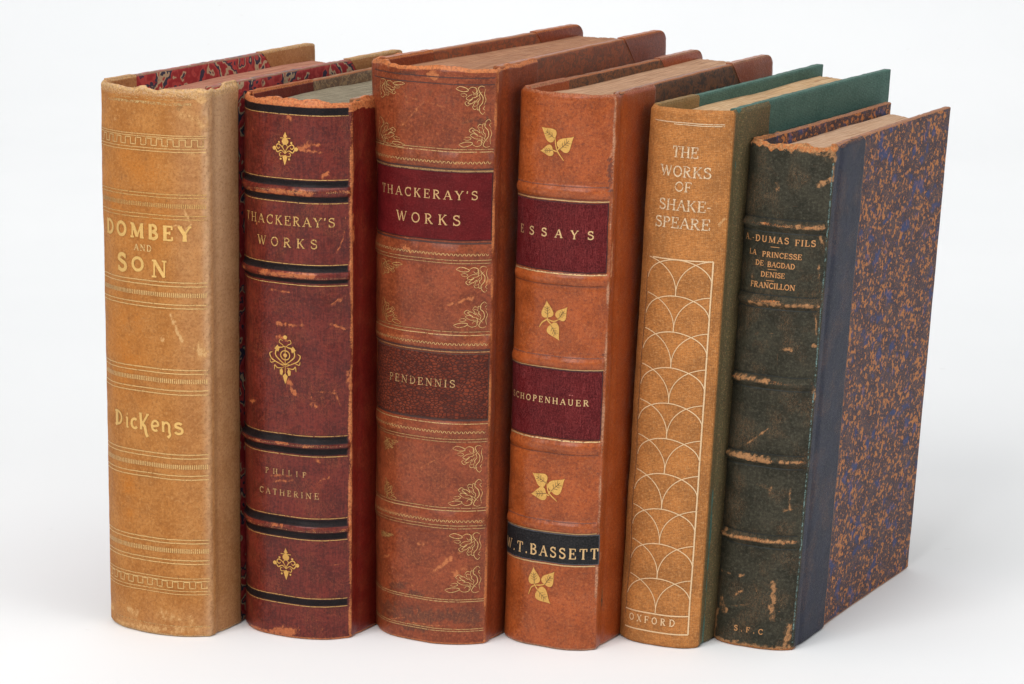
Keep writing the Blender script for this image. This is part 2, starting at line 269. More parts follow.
DS = [
{"half":24.72,"vis":-24.72,"top":[201.68,200.25],"greek":[188.7,187.9,184.8,183.79,182.72],"tri":[167.1,165.94,163.68,162.07,159.29,158.0,134.69,133.26,130.78,129.15,126.4,125.03,102.05,100.6,98.62,96.97,94.32,92.8,70.09,68.62,66.29,64.62,62.08,60.61,37.43,36.09,34.06,32.31,29.6,28.25],"greek2":[22.7,21.61,18.97,17.81,16.59],"foot":[4.1],"rend":24.85,"text":[["DOMBEY",-19.61,18.65,150.14,5.51,-0.56],["AND",-4.61,3.31,145.39,2.35,0.02],["SON",-12.42,11.06,137.07,5.99,-1.18],["Dickens",-15.33,15.38,78.24,4.65,-1.32]],"wear":[[11.21,122.38,11.86,120.13,0.96,0.9],[12.51,118.53,14.76,113.37,0.69,0.9],[7.25,113.23,7.24,112.44,0.83,0.7],[21.16,111.1,22.1,108.45,2.06,0.8],[17.96,111.13,21.46,109.12,0.55,0.7],[16.22,161.72,18.39,156.57,0.48,0.7],[18.39,156.57,15.82,152.98,0.48,0.7],[8.54,155.23,14.24,155.85,0.41,0.7],[13.98,205.42,21.31,204.97,1.49,1],[17.14,205.49,22.32,201.24,0.92,0.9],[21.28,202.31,23.38,201.49,1.15,0.9],[16.01,196.97,22.26,193.25,4.02,0.52],[17.97,183.12,20.57,180.98,1.72,0.5],[-16.33,196.73,-12.69,192.83,1.03,0.5],[-17.5,1.28,20.54,2.93,1.79,0.62],[-9.38,7.93,-5.88,6.5,2.06,0.6],[5.35,8.18,12.59,7.57,2.75,0.6],[16.63,7.74,17.93,5.7,2.06,0.55],[-18.7,-1.59,23.15,-1.59,0.96,0.6],[17.91,3.65,23.86,3.44,0.69,0.6],[-24.91,5.47,-21.98,5.26,1.38,0.8]],"dark":[[14.45,199.59,14.71,198.53,0.92,0.9],[15.02,203.32,20.77,202.85,0.92,0.8],[-4.7,194.64,-4.73,193.03,0.46,0.5]],"orange":[[-15.43,164.22,1.59,156.28,10.32,0.8],[-8.6,120.73,-9.15,96.81,8.26,0.9],[-10.59,36.38,-10.64,34.33,4.13,0.7],[-9.12,58.84,-9.4,46.63,4.13,1],[-5.0,179.57,1.33,175.8,6.89,0.8]]},
{"half":26.14,"vis":-26.14,"black":[198.64,197.05,173.14,170.78,167.36,165.23,141.86,139.48,136.8,135.19,77.67,75.14,73.54,70.81,46.32,43.77,41.41,38.79,15.65,13.13],"rule":[196.94,173.49,164.88,142.1,134.47,78.0,70.28,46.72,38.45,15.92,12.86],"dots":[169.06,137.37,74.41,41.95],"rend":24.81,"text":[["THACKERAY'S",-18.7,19.89,156.3,3.26,0.23],["WORKS",-11.49,13.54,148.2,3.45,0.22],["PHILIP",-7.83,9.58,62.33,2.14,0.0],["CATHERINE",-10.7,14.21,54.35,2.27,0.58]],"orn":[[[1.14,184.25],[-4.02,183.84],[6.29,184.63],[1.16,190.55],[1.13,178.25]],[[0.91,106.18],[-5.67,105.44],[7.39,106.84],[0.93,115.18],[0.89,96.93]],[[1.12,28.22],[-4.32,27.44],[6.62,28.61],[1.05,34.44],[1.03,21.96]]],"wear":[[6.29,184.9,10.28,186.46,1.15,0.75],[10.28,186.46,14.05,186.47,0.8,0.75],[6.29,184.63,14.58,183.38,0.8,0.7],[7.46,187.9,10.83,189.68,0.29,0.5],[2.7,195.84,3.01,195.06,1.03,0.85],[15.64,175.11,17.23,176.18,0.92,0.9],[-14.39,190.32,-13.99,189.83,0.46,0.7],[27.87,178.14,26.12,171.81,0.8,0.8],[15.46,174.73,16.92,175.61,0.63,0.8],[-12.1,156.01,-11.73,155.16,0.63,0.8],[20.5,146.53,22.95,151.76,0.25,0.8],[22.95,151.76,23.87,159.43,0.19,0.7],[26.75,159.25,27.09,151.5,1.39,0.95],[-17.71,167.77,-2.74,168.01,0.76,0.7],[-4.83,168.71,11.64,168.46,1.26,0.85],[-8.62,138.18,11.64,138.51,1.26,0.85],[-5.13,131.63,3.21,131.32,0.56,0.65],[-2.48,119.27,3.19,119.24,0.8,0.85],[3.19,119.24,8.21,119.55,0.56,0.6],[-2.94,114.23,1.01,114.11,0.96,0.85],[1.86,98.19,4.87,93.12,1.04,0.9],[18.88,127.8,23.54,130.23,0.64,0.7],[17.38,120.59,23.97,118.37,0.56,0.8],[10.97,97.48,11.35,92.11,0.4,0.6],[11.35,95.19,19.68,94.43,0.4,0.6],[19.68,95.2,22.02,89.66,0.48,0.6],[12.12,91.37,12.12,89.83,1.12,0.7],[-17.9,87.86,-13.72,88.46,0.8,0.7],[25.22,101.75,26.06,96.28,1.12,0.9],[7.4,121.78,8.21,118.78,0.48,0.6],[-5.4,61.35,3.73,62.26,0.55,0.7],[-4.62,59.17,3.73,60.52,0.55,0.6],[13.43,68.88,13.75,68.88,0.83,0.8],[-2.27,74.69,1.5,74.82,0.83,0.85],[14.4,61.22,18.62,62.83,0.48,0.6],[-3.89,42.89,-0.07,43.08,0.83,0.8],[-2.83,1.73,4.39,2.82,1.65,0.9],[-16.68,0.9,-4.0,1.21,0.55,0.8],[17.34,28.66,24.08,29.32,0.28,0.6],[15.07,4.73,15.4,1.32,0.28,0.7],[6.23,5.11,6.59,1.4,0.21,0.7]]},
{"half":27.27,"vis":-27.27,"rule":[186.14,185.18,177.97,178.35,152.93,145.57,144.4,119.05,117.81,111.6,85.75,84.56,78.73,77.67,52.63,51.5,45.94,44.8,17.56,16.75,6.09,5.27],"chain":[181.29,147.57,114.41,81.38,47.61],"dk":[211.99],"rend":26.64,"label":[177.84,152.67],"label2":[110.88,86.14],"text":[["THACKERAY'S",-18.73,21.33,167.78,3.34,0.01],["WORKS",-10.35,15.33,158.33,3.98,-0.22],["PENDENNIS",-13.46,14.4,98.32,2.89,0.14]],"corner":[[23.38,209.16,13.0,198.96,1],[25.8,186.86,14.27,197.09,1],[-20.17,209.26,-7.03,202.33,0.7],[-21.47,185.23,-6.59,195.03,0.7],[25.55,143.24,14.02,133.75,1],[25.57,120.57,13.44,130.15,1],[-19.06,142.83,-7.29,137.04,0.35],[-18.2,119.6,-7.62,128.49,0.4],[24.96,76.38,13.8,66.25,1],[25.04,53.35,12.38,63.52,1],[-17.25,75.76,-8.85,70.98,0.3],[-16.45,52.7,-9.64,60.12,0.25],[24.98,43.16,12.99,32.92,1],[25.2,20.18,11.68,30.28,1],[-19.36,39.33,-10.86,37.16,0.25]],"wear":[[-8.52,192.93,0.95,202.97,0.48,0.62],[0.95,202.97,10.45,200.75,0.48,0.55],[10.45,200.75,14.91,196.16,0.34,0.5],[-11.11,204.82,0.24,202.6,0.41,0.5],[2.94,212.64,5.69,212.19,1.38,0.9],[9.0,212.39,19.56,212.36,0.55,0.4],[-6.27,202.08,-5.89,201.79,0.55,0.6],[0.25,201.96,1.12,188.0,0.28,0.45],[16.75,196.51,17.37,196.52,0.83,0.5],[27.85,213.47,28.33,207.13,0.69,1],[-6.6,149.24,-3.54,147.62,0.96,0.8],[-6.23,152.21,-5.46,151.96,0.55,0.8],[13.28,181.14,15.15,181.2,0.96,0.6],[10.2,128.67,19.14,131.54,0.62,0.7],[18.5,131.55,20.09,131.86,0.83,0.7],[24.87,137.56,27.57,137.74,1.51,0.7],[-6.6,149.5,-3.54,147.88,0.83,0.8],[-15.56,114.79,-2.49,115.98,0.62,0.6],[26.06,98.02,27.1,97.62,0.89,1],[-6.49,88.86,-4.96,94.38,0.21,0.8],[12.97,98.19,13.8,87.02,0.21,0.8],[-10.25,80.97,-6.03,80.95,0.69,0.6],[1.05,66.68,8.66,71.22,0.34,0.55],[15.69,70.97,16.68,69.99,0.69,0.6],[-15.16,47.57,2.02,48.39,0.69,0.55],[7.14,27.69,13.65,33.63,0.76,0.85],[15.08,27.61,19.04,29.31,1.1,0.7],[0.62,37.29,2.16,37.51,0.83,0.7],[-16.99,29.35,-12.81,30.99,0.62,0.6],[16.94,35.73,17.6,35.73,0.96,0.6],[-2.32,21.64,-1.92,21.36,0.62,0.7],[-14.9,5.58,-5.39,8.22,0.28,0.7],[-2.16,6.69,9.59,7.07,0.41,0.7],[0.12,13.17,0.94,9.89,0.21,0.7]],"dark":[[-11.71,19.31,-5.5,20.46,1.38,0.8],[-2.28,18.25,2.39,18.26,1.03,0.9],[-17.61,9.7,23.44,11.15,4.13,0.7],[-5.36,4.8,4.86,5.01,1.38,0.8],[-11.16,212.47,-3.42,212.81,0.69,0.9],[16.75,196.51,23.64,196.47,1.24,0.8],[-7.06,205.84,13.55,203.41,4.13,0.4]]},
{"half":20.8,"vis":-20.8,"rend":19.67,"label":[168.03,142.45,106.11,80.24],"rule":[168.5,141.79,106.53,79.63,44.81,32.34],"ridge":[173.12,169.9,141.26,138.13,110.24,106.89,78.97,75.15,48.29,45.05],"blabel":[44.32,32.9],"text":[["ESSAYS",-16.78,14.52,154.81,3.07,0.7],["SCHOPENHAUER",-18.4,15.07,93.14,2.29,-0.2],["W.T.BASSETT",-22.8,22.41,35.06,3.87,-1.35]],"uml":[8.48,97.05],"sprig":[[[[[-1.19,190.84],[-6.8,194.63]],[[0.93,187.06],[6.15,192.03]],[[-1.87,186.52],[-7.22,185.85]]],[[[-1.2,191.16],[-0.33,186.77],[2.41,182.98]],[[1.16,188.29],[-0.18,186.47]],[[-2.09,186.63],[-0.3,186.01]]]],[[[[-1.98,124.97],[-2.39,131.29]],[[2.47,124.86],[5.92,129.67]],[[-0.65,122.47],[3.2,116.86]]],[[[-5.14,121.09],[-4.09,122.93],[-2.12,124.37],[-1.99,125.12]],[[-2.12,124.37],[0.48,123.77],[2.68,124.73]],[[-2.23,124.21],[-0.22,122.37]]]],[[[[-0.1,62.99],[-6.03,66.15]],[[2.0,60.21],[7.38,65.52]],[[0.17,59.17],[-6.22,58.14]]],[[[0.22,63.16],[1.16,59.61],[4.61,56.68]],[[2.3,60.98],[1.05,58.98]],[[-0.29,59.11],[1.54,58.31]]]],[[[[-3.42,23.97],[-4.29,30.31]],[[0.8,24.25],[4.51,29.68]],[[-2.17,21.69],[3.49,17.23]]],[[[-5.89,19.53],[-4.86,22.25],[-3.4,23.48],[-3.43,24.18]],[[-3.4,23.48],[-0.94,23.85],[0.94,24.48]],[[-3.24,23.36],[-1.79,21.68]]]]],"wear":[[3.25,165.07,8.33,161.32,0.32,0.7],[5.91,161.04,7.73,161.17,0.76,0.9],[13.56,161.81,13.85,161.52,0.76,0.8],[9.81,161.29,14.73,161.41,0.25,0.7],[15.91,160.94,19.48,160.86,0.25,0.7],[9.05,149.87,9.17,149.82,0.44,0.8],[2.15,151.99,2.48,152.02,0.38,0.6],[21.64,153.11,21.82,141.27,0.63,0.9],[-3.43,152.94,-3.29,152.78,0.5,0.5],[19.37,184.99,21.74,191.9,0.55,0.7],[19.8,206.51,21.29,202.68,0.55,0.6],[9.81,186.19,14.11,188.85,0.21,0.3],[22.36,37.0,21.75,34.24,0.72,0.7],[-12.1,2.74,-11.88,2.65,0.43,0.5]],"dark":[[19.39,184.35,20.24,179.87,0.96,0.9],[18.92,179.91,19.78,174.78,0.69,0.8],[11.04,203.97,11.69,203.35,1.24,0.5],[17.87,173.55,19.89,172.22,0.69,0.9],[20.87,136.14,21.27,132.72,0.31,0.8],[16.89,111.4,19.32,112.3,0.62,0.7],[14.37,114.37,19.26,113.77,1.03,0.4]]},
{"half":17.88,"vis":-17.88,"rule":[196.94,196.27],"rl":[-12.45,14.73],"text":[["THE",-3.96,6.31,184.28,4.06,0.45],["WORKS",-8.57,11.22,177.14,4.43,-0.27],["OF",-2.31,4.5,171.82,3.57,0.01],["SHAKE-",-8.36,11.85,164.8,4.28,-0.51],["SPEARE",-9.63,12.06,158.25,4.12,0.48],["OXFORD",-10.35,8.87,8.32,2.61,-0.15]],"frame":[[[-12.12,146.85],[14.1,146.36]],[[-14.65,12.19],[13.33,12.56]],[[-15.16,4.76],[13.64,6.0]]],"peaks":[146.79,133.54,120.44,26.19],"mid":[1.1,-0.37],"wear":[[15.34,160.14,16.51,162.25,0.64,0.8]]},
{"half":17.67,"vis":-17.67,"rend":16.75,"ridge":[161.56,158.41,133.39,129.99,103.48,100.02,74.31,70.34,43.65,39.89],"text":[["A.-DUMAS",-15.02,3.78,153.61,2.25,-0.16],["FILS",5.87,13.3,153.19,2.26,0.68],["LA",-12.12,-8.58,148.53,1.93,-0.14],["PRINCESSE",-6.28,8.88,148.18,2.05,0.57],["DE",-8.9,-5.34,144.82,1.93,0.08],["BAGDAD",-4.02,6.73,144.56,1.94,0.51],["DENISE",-6.36,3.21,140.76,1.94,0.4],["FRANCILLON",-10.39,7.37,136.62,2.15,0.23],["S.F.C",-5.97,5.87,5.76,2.4,-0.4]],"dash":[[[-3.12,152.06],[0.32,152.08]],[[-3.69,143.66],[-0.34,143.68]],[[-3.98,139.5],[-0.9,139.5]]],"wear":[[-15.47,190.83,0.35,189.28,1.14,0.85],[0.33,189.57,1.75,187.35,0.63,0.9],[2.23,188.85,14.62,186.73,0.88,0.6],[14.42,189.07,17.74,185.5,1.51,0.95],[12.07,175.6,17.19,177.9,0.88,0.9],[-2.89,176.09,-2.35,173.49,1.01,0.5],[16.81,185.52,17.75,178.47,0.32,0.8],[14.85,147.23,15.4,140.73,0.46,0.6],[14.56,156.93,15.88,154.22,0.57,0.8],[-10.04,141.98,-9.76,139.29,0.8,0.45],[6.4,160.19,15.37,160.14,0.8,0.8],[-4.27,160.04,4.77,160.33,0.46,0.6],[-6.35,119.59,-5.97,119.51,1.1,0.5],[5.53,115.0,7.82,114.85,0.76,0.7],[15.69,116.62,16.05,116.28,0.83,0.85],[15.4,127.75,16.22,120.53,0.41,0.7],[-13.64,102.47,0.13,102.25,0.96,0.9],[16.73,100.79,17.77,96.78,1.1,0.7],[-9.88,130.9,15.42,131.33,0.83,0.8],[-7.27,76.84,1.5,84.38,0.41,0.6],[-0.54,62.73,4.4,62.02,0.76,0.55],[4.35,62.68,3.94,59.28,0.55,0.55],[11.58,62.52,11.85,55.15,0.62,0.65],[9.65,54.41,12.91,54.15,0.69,0.7],[-14.08,73.13,2.84,72.54,0.96,0.95],[6.88,72.63,13.98,72.88,0.55,0.8],[-0.45,86.8,9.57,87.44,0.34,0.4],[-14.97,43.46,-13.63,43.18,0.83,0.8],[8.21,26.22,9.05,11.38,1.0,0.75],[7.57,16.95,9.05,11.38,0.72,0.7],[-5.04,26.91,-3.57,27.86,0.57,0.7],[-6.4,19.55,-3.79,21.44,0.57,0.7],[-15.7,26.99,-9.77,27.04,0.36,0.6],[-13.39,16.16,-11.2,12.43,1.58,0.8],[-16.33,11.77,-16.0,0.34,1.29,0.85],[-16.0,0.34,0.6,0.72,1.15,0.9],[0.6,0.72,16.13,1.05,1.0,0.8],[15.43,9.29,14.67,1.47,1.29,0.85],[-7.67,15.02,-0.73,16.58,0.36,0.45],[-15.0,41.42,1.55,42.39,0.72,0.9],[1.58,42.04,14.07,42.23,0.72,0.8],[0.4,25.27,3.42,20.03,0.29,0.45]]}
]

class Book:
    """Maps (s, z) millimetres on the cover skin to points of the book; s runs round the spine from its middle."""
    def __init__(self, i, strip, groove=0.6, ridges=(), ridge_h=0.8, seed=0, rag=0.5):
        (self.x, self.y, self.yaw, self.W, self.H, self.D, self.lean, self.tp, self.wd, self.b, self.n) = BK[i]
        self.i = i; self.d = DS[i]; self.strip = strip; self.groove = groove; self.ridges = ridges; self.rh = ridge_h; self.seed = seed; self.rag = rag; self.flare = 0.0; self.rough_joint = 0.0
        t = np.sin(np.linspace(-1, 1, 801) * np.pi / 2)
        X = t * self.W / 2; Y = -self.b * (1 - np.abs(t) ** self.n)
        A = np.concatenate([[0], np.cumsum(np.hypot(np.diff(X), np.diff(Y)))]); A -= A[-1] / 2
        self.half = A[-1] * 1000
        e = 0.2
        self.PA = np.concatenate([[A[0] - e], A, [A[-1] + e]]); self.PX = np.concatenate([[X[0]], X, [X[-1]]]); self.PY = np.concatenate([[e], Y, [e]])
    def warp(self, X, Y, Z):
        k = Z / self.H; j = np.maximum(Y / self.D, 0)
        return np.stack([X * (1 + self.tp * (k - .5)) * (1 - self.wd * j) + math.tan(self.lean) * (k - .5) * self.H, Y + 0 * X, Z + 0 * X], -1)
    def relief(self, s, z):
        h = 0.3 + 0.0 * s + 0.0 * z + self.flare * sstep(12, -6, s + self.half) * sstep(self.H * 1000 - 42, self.H * 1000, z)
        h = h + self.rough_joint * (fbm(s / 1.3, z / 2.0, self.seed + 31) - 0.5) * np.exp(-((s - self.half) / 3.0) ** 2)
        front = 1 - sstep(self.half - 2, self.half + 0.5, np.abs(s))
        for zc, hw in self.ridges:
            h = h + self.rh * front * np.exp(-np.abs((z - zc) / hw) ** 3)
            h = h - 0.25 * front * np.exp(-((np.abs(z - zc) - hw * 1.6) / 0.7) ** 2)
        h = h + (fbm(s / 14, z / 18, self.seed) - 0.5) * 0.9 * (0.5 + front)
        h = h + (fbm(s / 2.6, z / 4, self.seed + 9) - 0.5) * 0.16
        g = np.abs(s) - self.half
        h = h - self.groove * np.exp(-((g - 5.5) / 2.2) ** 2)
        h = h - 0.9 * sstep(2.2, 0, self.H * 1000 - z) ** 2 - 0.5 * sstep(1.2, 0, z) ** 2
        return h
    def skin(self, s, z, off=0.0):
        """s, z in mm -> local metres"""
        a = s / 1000; e = 0.0008
        X = np.interp(a, self.PA, self.PX); Y = np.interp(a, self.PA, self.PY)
        tx = np.interp(a + e, self.PA, self.PX) - np.interp(a - e, self.PA, self.PX)
        ty = np.interp(a + e, self.PA, self.PY) - np.interp(a - e, self.PA, self.PY)
        L = np.hypot(tx, ty) + 1e-12
        nx, ny = ty / L, -tx / L
        o = (self.relief(s, z) + off) / 1000
        zz = z / 1000
        return self.warp(X + nx * o, Y + ny * o, zz)

def mesh_obj(name, V, F, mat, parent=None, attrs=None, uv=None, smooth=True):
    me = bpy.data.meshes.new(name)
    V = np.asarray(V, np.float32).reshape(-1, 3)
    if isinstance(F, np.ndarray):
        n = len(F); k = F.shape[1]
        me.vertices.add(len(V)); me.vertices.foreach_set('co', V.ravel())
        me.loops.add(n * k); me.loops.foreach_set('vertex_index', F.ravel().astype(np.int32))
        me.polygons.add(n); me.polygons.foreach_set('loop_start', (np.arange(n) * k).astype(np.int32))
        me.update(calc_edges=True)
    else:
        me.from_pydata(V.tolist(), [], F); me.update()
    if uv is not None:
        ul = me.uv_layers.new(name='UVMap'); idx = np.empty(len(me.loops), np.int32); me.loops.foreach_get('vertex_index', idx)
        ul.data.foreach_set('uv', np.asarray(uv, np.float32).reshape(-1, 2)[idx].ravel())
    for k, v in (attrs or {}).items():
        at = me.attributes.new(k, 'FLOAT', 'POINT'); at.data.foreach_set('value', np.asarray(v, np.float32).ravel())
    if smooth: me.polygons.foreach_set('use_smooth', [True] * len(me.polygons))
    me.materials.append(mat)
    o = bpy.data.objects.new(name, me); COL.objects.link(o)
    if parent is not None: o.parent = parent
    return o

def grid_faces(nr, nc, flip=False):
    i = np.arange(nr - 1)[:, None] * nc + np.arange(nc - 1)[None, :]
    f = np.stack([i, i + 1, i + nc + 1, i + nc], -1).reshape(-1, 4)
    return f[:, ::-1].copy() if flip else f

def solidify(o, t, off=-1):
    m = o.modifiers.new('thickness', 'SOLIDIFY'); m.thickness = t; m.offset = off; m.use_even_offset = False

def make_spine(B, mat, root, wear_fn=None, side_w=(1.0, 6.0), pale=None):
    d = B.d; Hm = B.H * 1000
    fr = np.arange(-B.half, B.half + 0.01, 0.42)
    rt = B.half + np.concatenate([np.arange(0.4, 9, 0.5), np.arange(9, B.strip, 1.0), [B.strip]])
    lt = -(B.half + np.concatenate([np.arange(0.6, 9, 0.9), np.arange(9, B.strip, 2.0), [B.strip]]))[::-1]
    s = np.concatenate([lt, fr, rt])
    z = np.concatenate([np.arange(0, Hm - 6, 0.42), np.linspace(Hm - 6, Hm, 20)])
    S, Z = np.meshgrid(s, z)
    ragn = ((fbm(S[0] / 6.5, S[0] * 0 + 3, B.seed + 3, 2) - 0.62) * 2.4 + (fbm(S[0] / 1.1, S[0] * 0 + 3, B.seed + 4, 2) - 0.5) * 0.7 * sstep(.35, .7, vnoise(S[0] / 5, S[0] * 0, B.seed))) * B.rag
    Zr = Z + sstep(Hm - 5, Hm, Z) * ragn[None, :]
    # the cut of the strip on the board wanders a little
    Sr = S + np.where(np.abs(S) > B.half + B.strip - 2.5, np.sign(S) * (fbm(Z / 9, Z * 0, B.seed + 5) - 0.5) * 0.8, 0)
    P = B.skin(Sr, Zr)
    wear = np.maximum(sstep(2.6, 0.4, Hm - Z) * 0.95, sstep(1.6, 0.2, Z) * 0.75)
    scuff = 0 * S
    Sw = S + (fbm(S / 1.1, Z / 1.1, 91) - .5) * 2.6; Zw = Z + (fbm(S / 1.3, Z / 1.0, 92) - .5) * 2.2
    brk = 0.1 + 1.75 * fbm(S / 0.8, Z / 1.3, 93)
    for c in d.get('wear', []):
        big = max(c[4], 0.3)
        scuff = np.maximum(scuff, capsule(S + (Sw - S) * min(1, big), Z + (Zw - Z) * min(1, big), c) * brk)
    dark = 0 * S
    for c in d.get('dark', []): dark = np.maximum(dark, capsule(S + (Sw - S) * 1.8, Z + (Zw - Z) * 1.4, c) * brk * 1.15)
    orange = 0 * S
    for c in d.get('orange', []): orange = np.maximum(orange, capsule(S, Z, c))
    side = sstep(B.half + side_w[0], B.half + side_w[1], np.abs(S))
    if wear_fn is not None: wear = wear_fn(B, S, Z, wear)
    o = mesh_obj('spine', P, grid_faces(len(z), len(s)), mat, root, dict(wear=wear, pale=(pale(B, S, Z) if pale else 0 * S), scuff=scuff, dark=dark, orange=orange, side=side), np.stack([S / 10 + 3.1 * B.i, Z / 10], -1))
    solidify(o, 0.0013)
    return o

def patch(B, name, mat, parent, s0, s1, z0, z1, off=0.12, rag=0.15, thick=0.0):
    """thin piece glued on the spine"""
    s = np.linspace(s0, s1, max(4, int((s1 - s0) / 0.5))); z = np.linspace(z0, z1, max(3, int((z1 - z0) / 0.5)))
    S, Z = np.meshgrid(s, z)
    es = np.minimum(S - s0, s1 - S); ez = np.minimum(Z - z0, z1 - Z); ed = np.minimum(es, ez)
    S2 = S + np.where(es < 0.01, 1, 0) * (fbm(Z / 1.5, Z * 0, int(z0) + 1) - 0.5) * 2 * rag
    Z2 = Z + np.where(ez < 0.01, 1, 0) * (fbm(S / 1.5, S * 0 + Z, int(z0) + 2) - 0.5) * 2 * rag
    P = B.skin(S2, Z2, off + 0 * S)
    o = mesh_obj(name, P, grid_faces(len(z), len(s)), mat, parent, dict(edge=sstep(0.9, 0, ed), wear=0 * S), np.stack([S / 10 + 3.1 * B.i, Z / 10], -1))
    if thick: solidify(o, thick)
    return o

class Ink:
    """collects flat strokes and shapes in (s, z) and lays them on the skin as one mesh"""
    def __init__(self, B, off=0.16): self.B = B; self.V = []; self.F = []; self.o = off; self.k = 0; self.n = 0
    def _add(self, pts, faces):
        off = self.o + (self.k % 14) * 0.006; self.k += 1
        for p in pts: self.V.append((p[0], p[1], off))
        for f in faces: self.F.append([a + self.n for a in f])
        self.n += len(pts)
    def line(self, pts, w, step=0.6, taper=False):
        q = [np.array(pts[0], float)]
        for a, b in zip(pts[:-1], pts[1:]):
            a = np.array(a, float); b = np.array(b, float); m = max(1, int(np.hypot(*(b - a)) / step))
            for j in range(1, m + 1): q.append(a + (b - a) * j / m)
        q = np.array(q)
        if len(q) < 2: return
        t = np.gradient(q, axis=0); L = np.hypot(t[:, 0], t[:, 1])[:, None] + 1e-9; t = t / L
        nrm = np.stack([-t[:, 1], t[:, 0]], 1)
        ww = np.full(len(q), w / 2)
        if taper: ww = ww * (0.35 + 0.65 * np.sin(np.linspace(0.15, np.pi - 0.15, len(q))))
        l = q + nrm * ww[:, None]; r = q - nrm * ww[:, None]
        P = np.concatenate([l, r]); m = len(q)
        self._add(P, [(j, m + j, m + j + 1, j + 1) for j in range(m - 1)])
    def curve(self, pts, w, taper=True, n=7):
        self.line(catmull(pts, n), w, 5, taper)
    def poly(self, pts): 
        c = np.mean(np.array(pts, float), 0); P = [c] + list(pts); m = len(pts)
        self._add(P, [(0, 1 + j, 1 + (j + 1) % m) for j in range(m)])
    def disc(self, c, rx, ry=None, n=12):
        ry = ry or rx; self.poly([(c[0] + rx * math.cos(6.2832 * k / n), c[1] + ry * math.sin(6.2832 * k / n)) for k in range(n)])
    def build(self, name, mat, parent, label=None):
        A = np.array(self.V); P = self.B.skin(A[:, 0], A[:, 1], A[:, 2])
        o = mesh_obj(name, P, self.F, mat, parent, None, A[:, :2] / 10 + np.array([3.1 * self.B.i, 0]), smooth=True)
        if label: o['label'] = label
        return o

def catmull(pts, n=7):
    P = [np.array(p, float) for p in pts]
    P = [2 * P[0] - P[1]] + P + [2 * P[-1] - P[-2]]; out = []
    for i in range(1, len(P) - 2):
        for k in range(n):
            t = k / n; a, b, c, d = P[i - 1:i + 3]
            out.append(0.5 * ((2 * b) + (-a + c) * t + (2 * a - 5 * b + 4 * c - d) * t * t + (-a + 3 * b - 3 * c + d) * t ** 3))
    out.append(P[-2]); return out

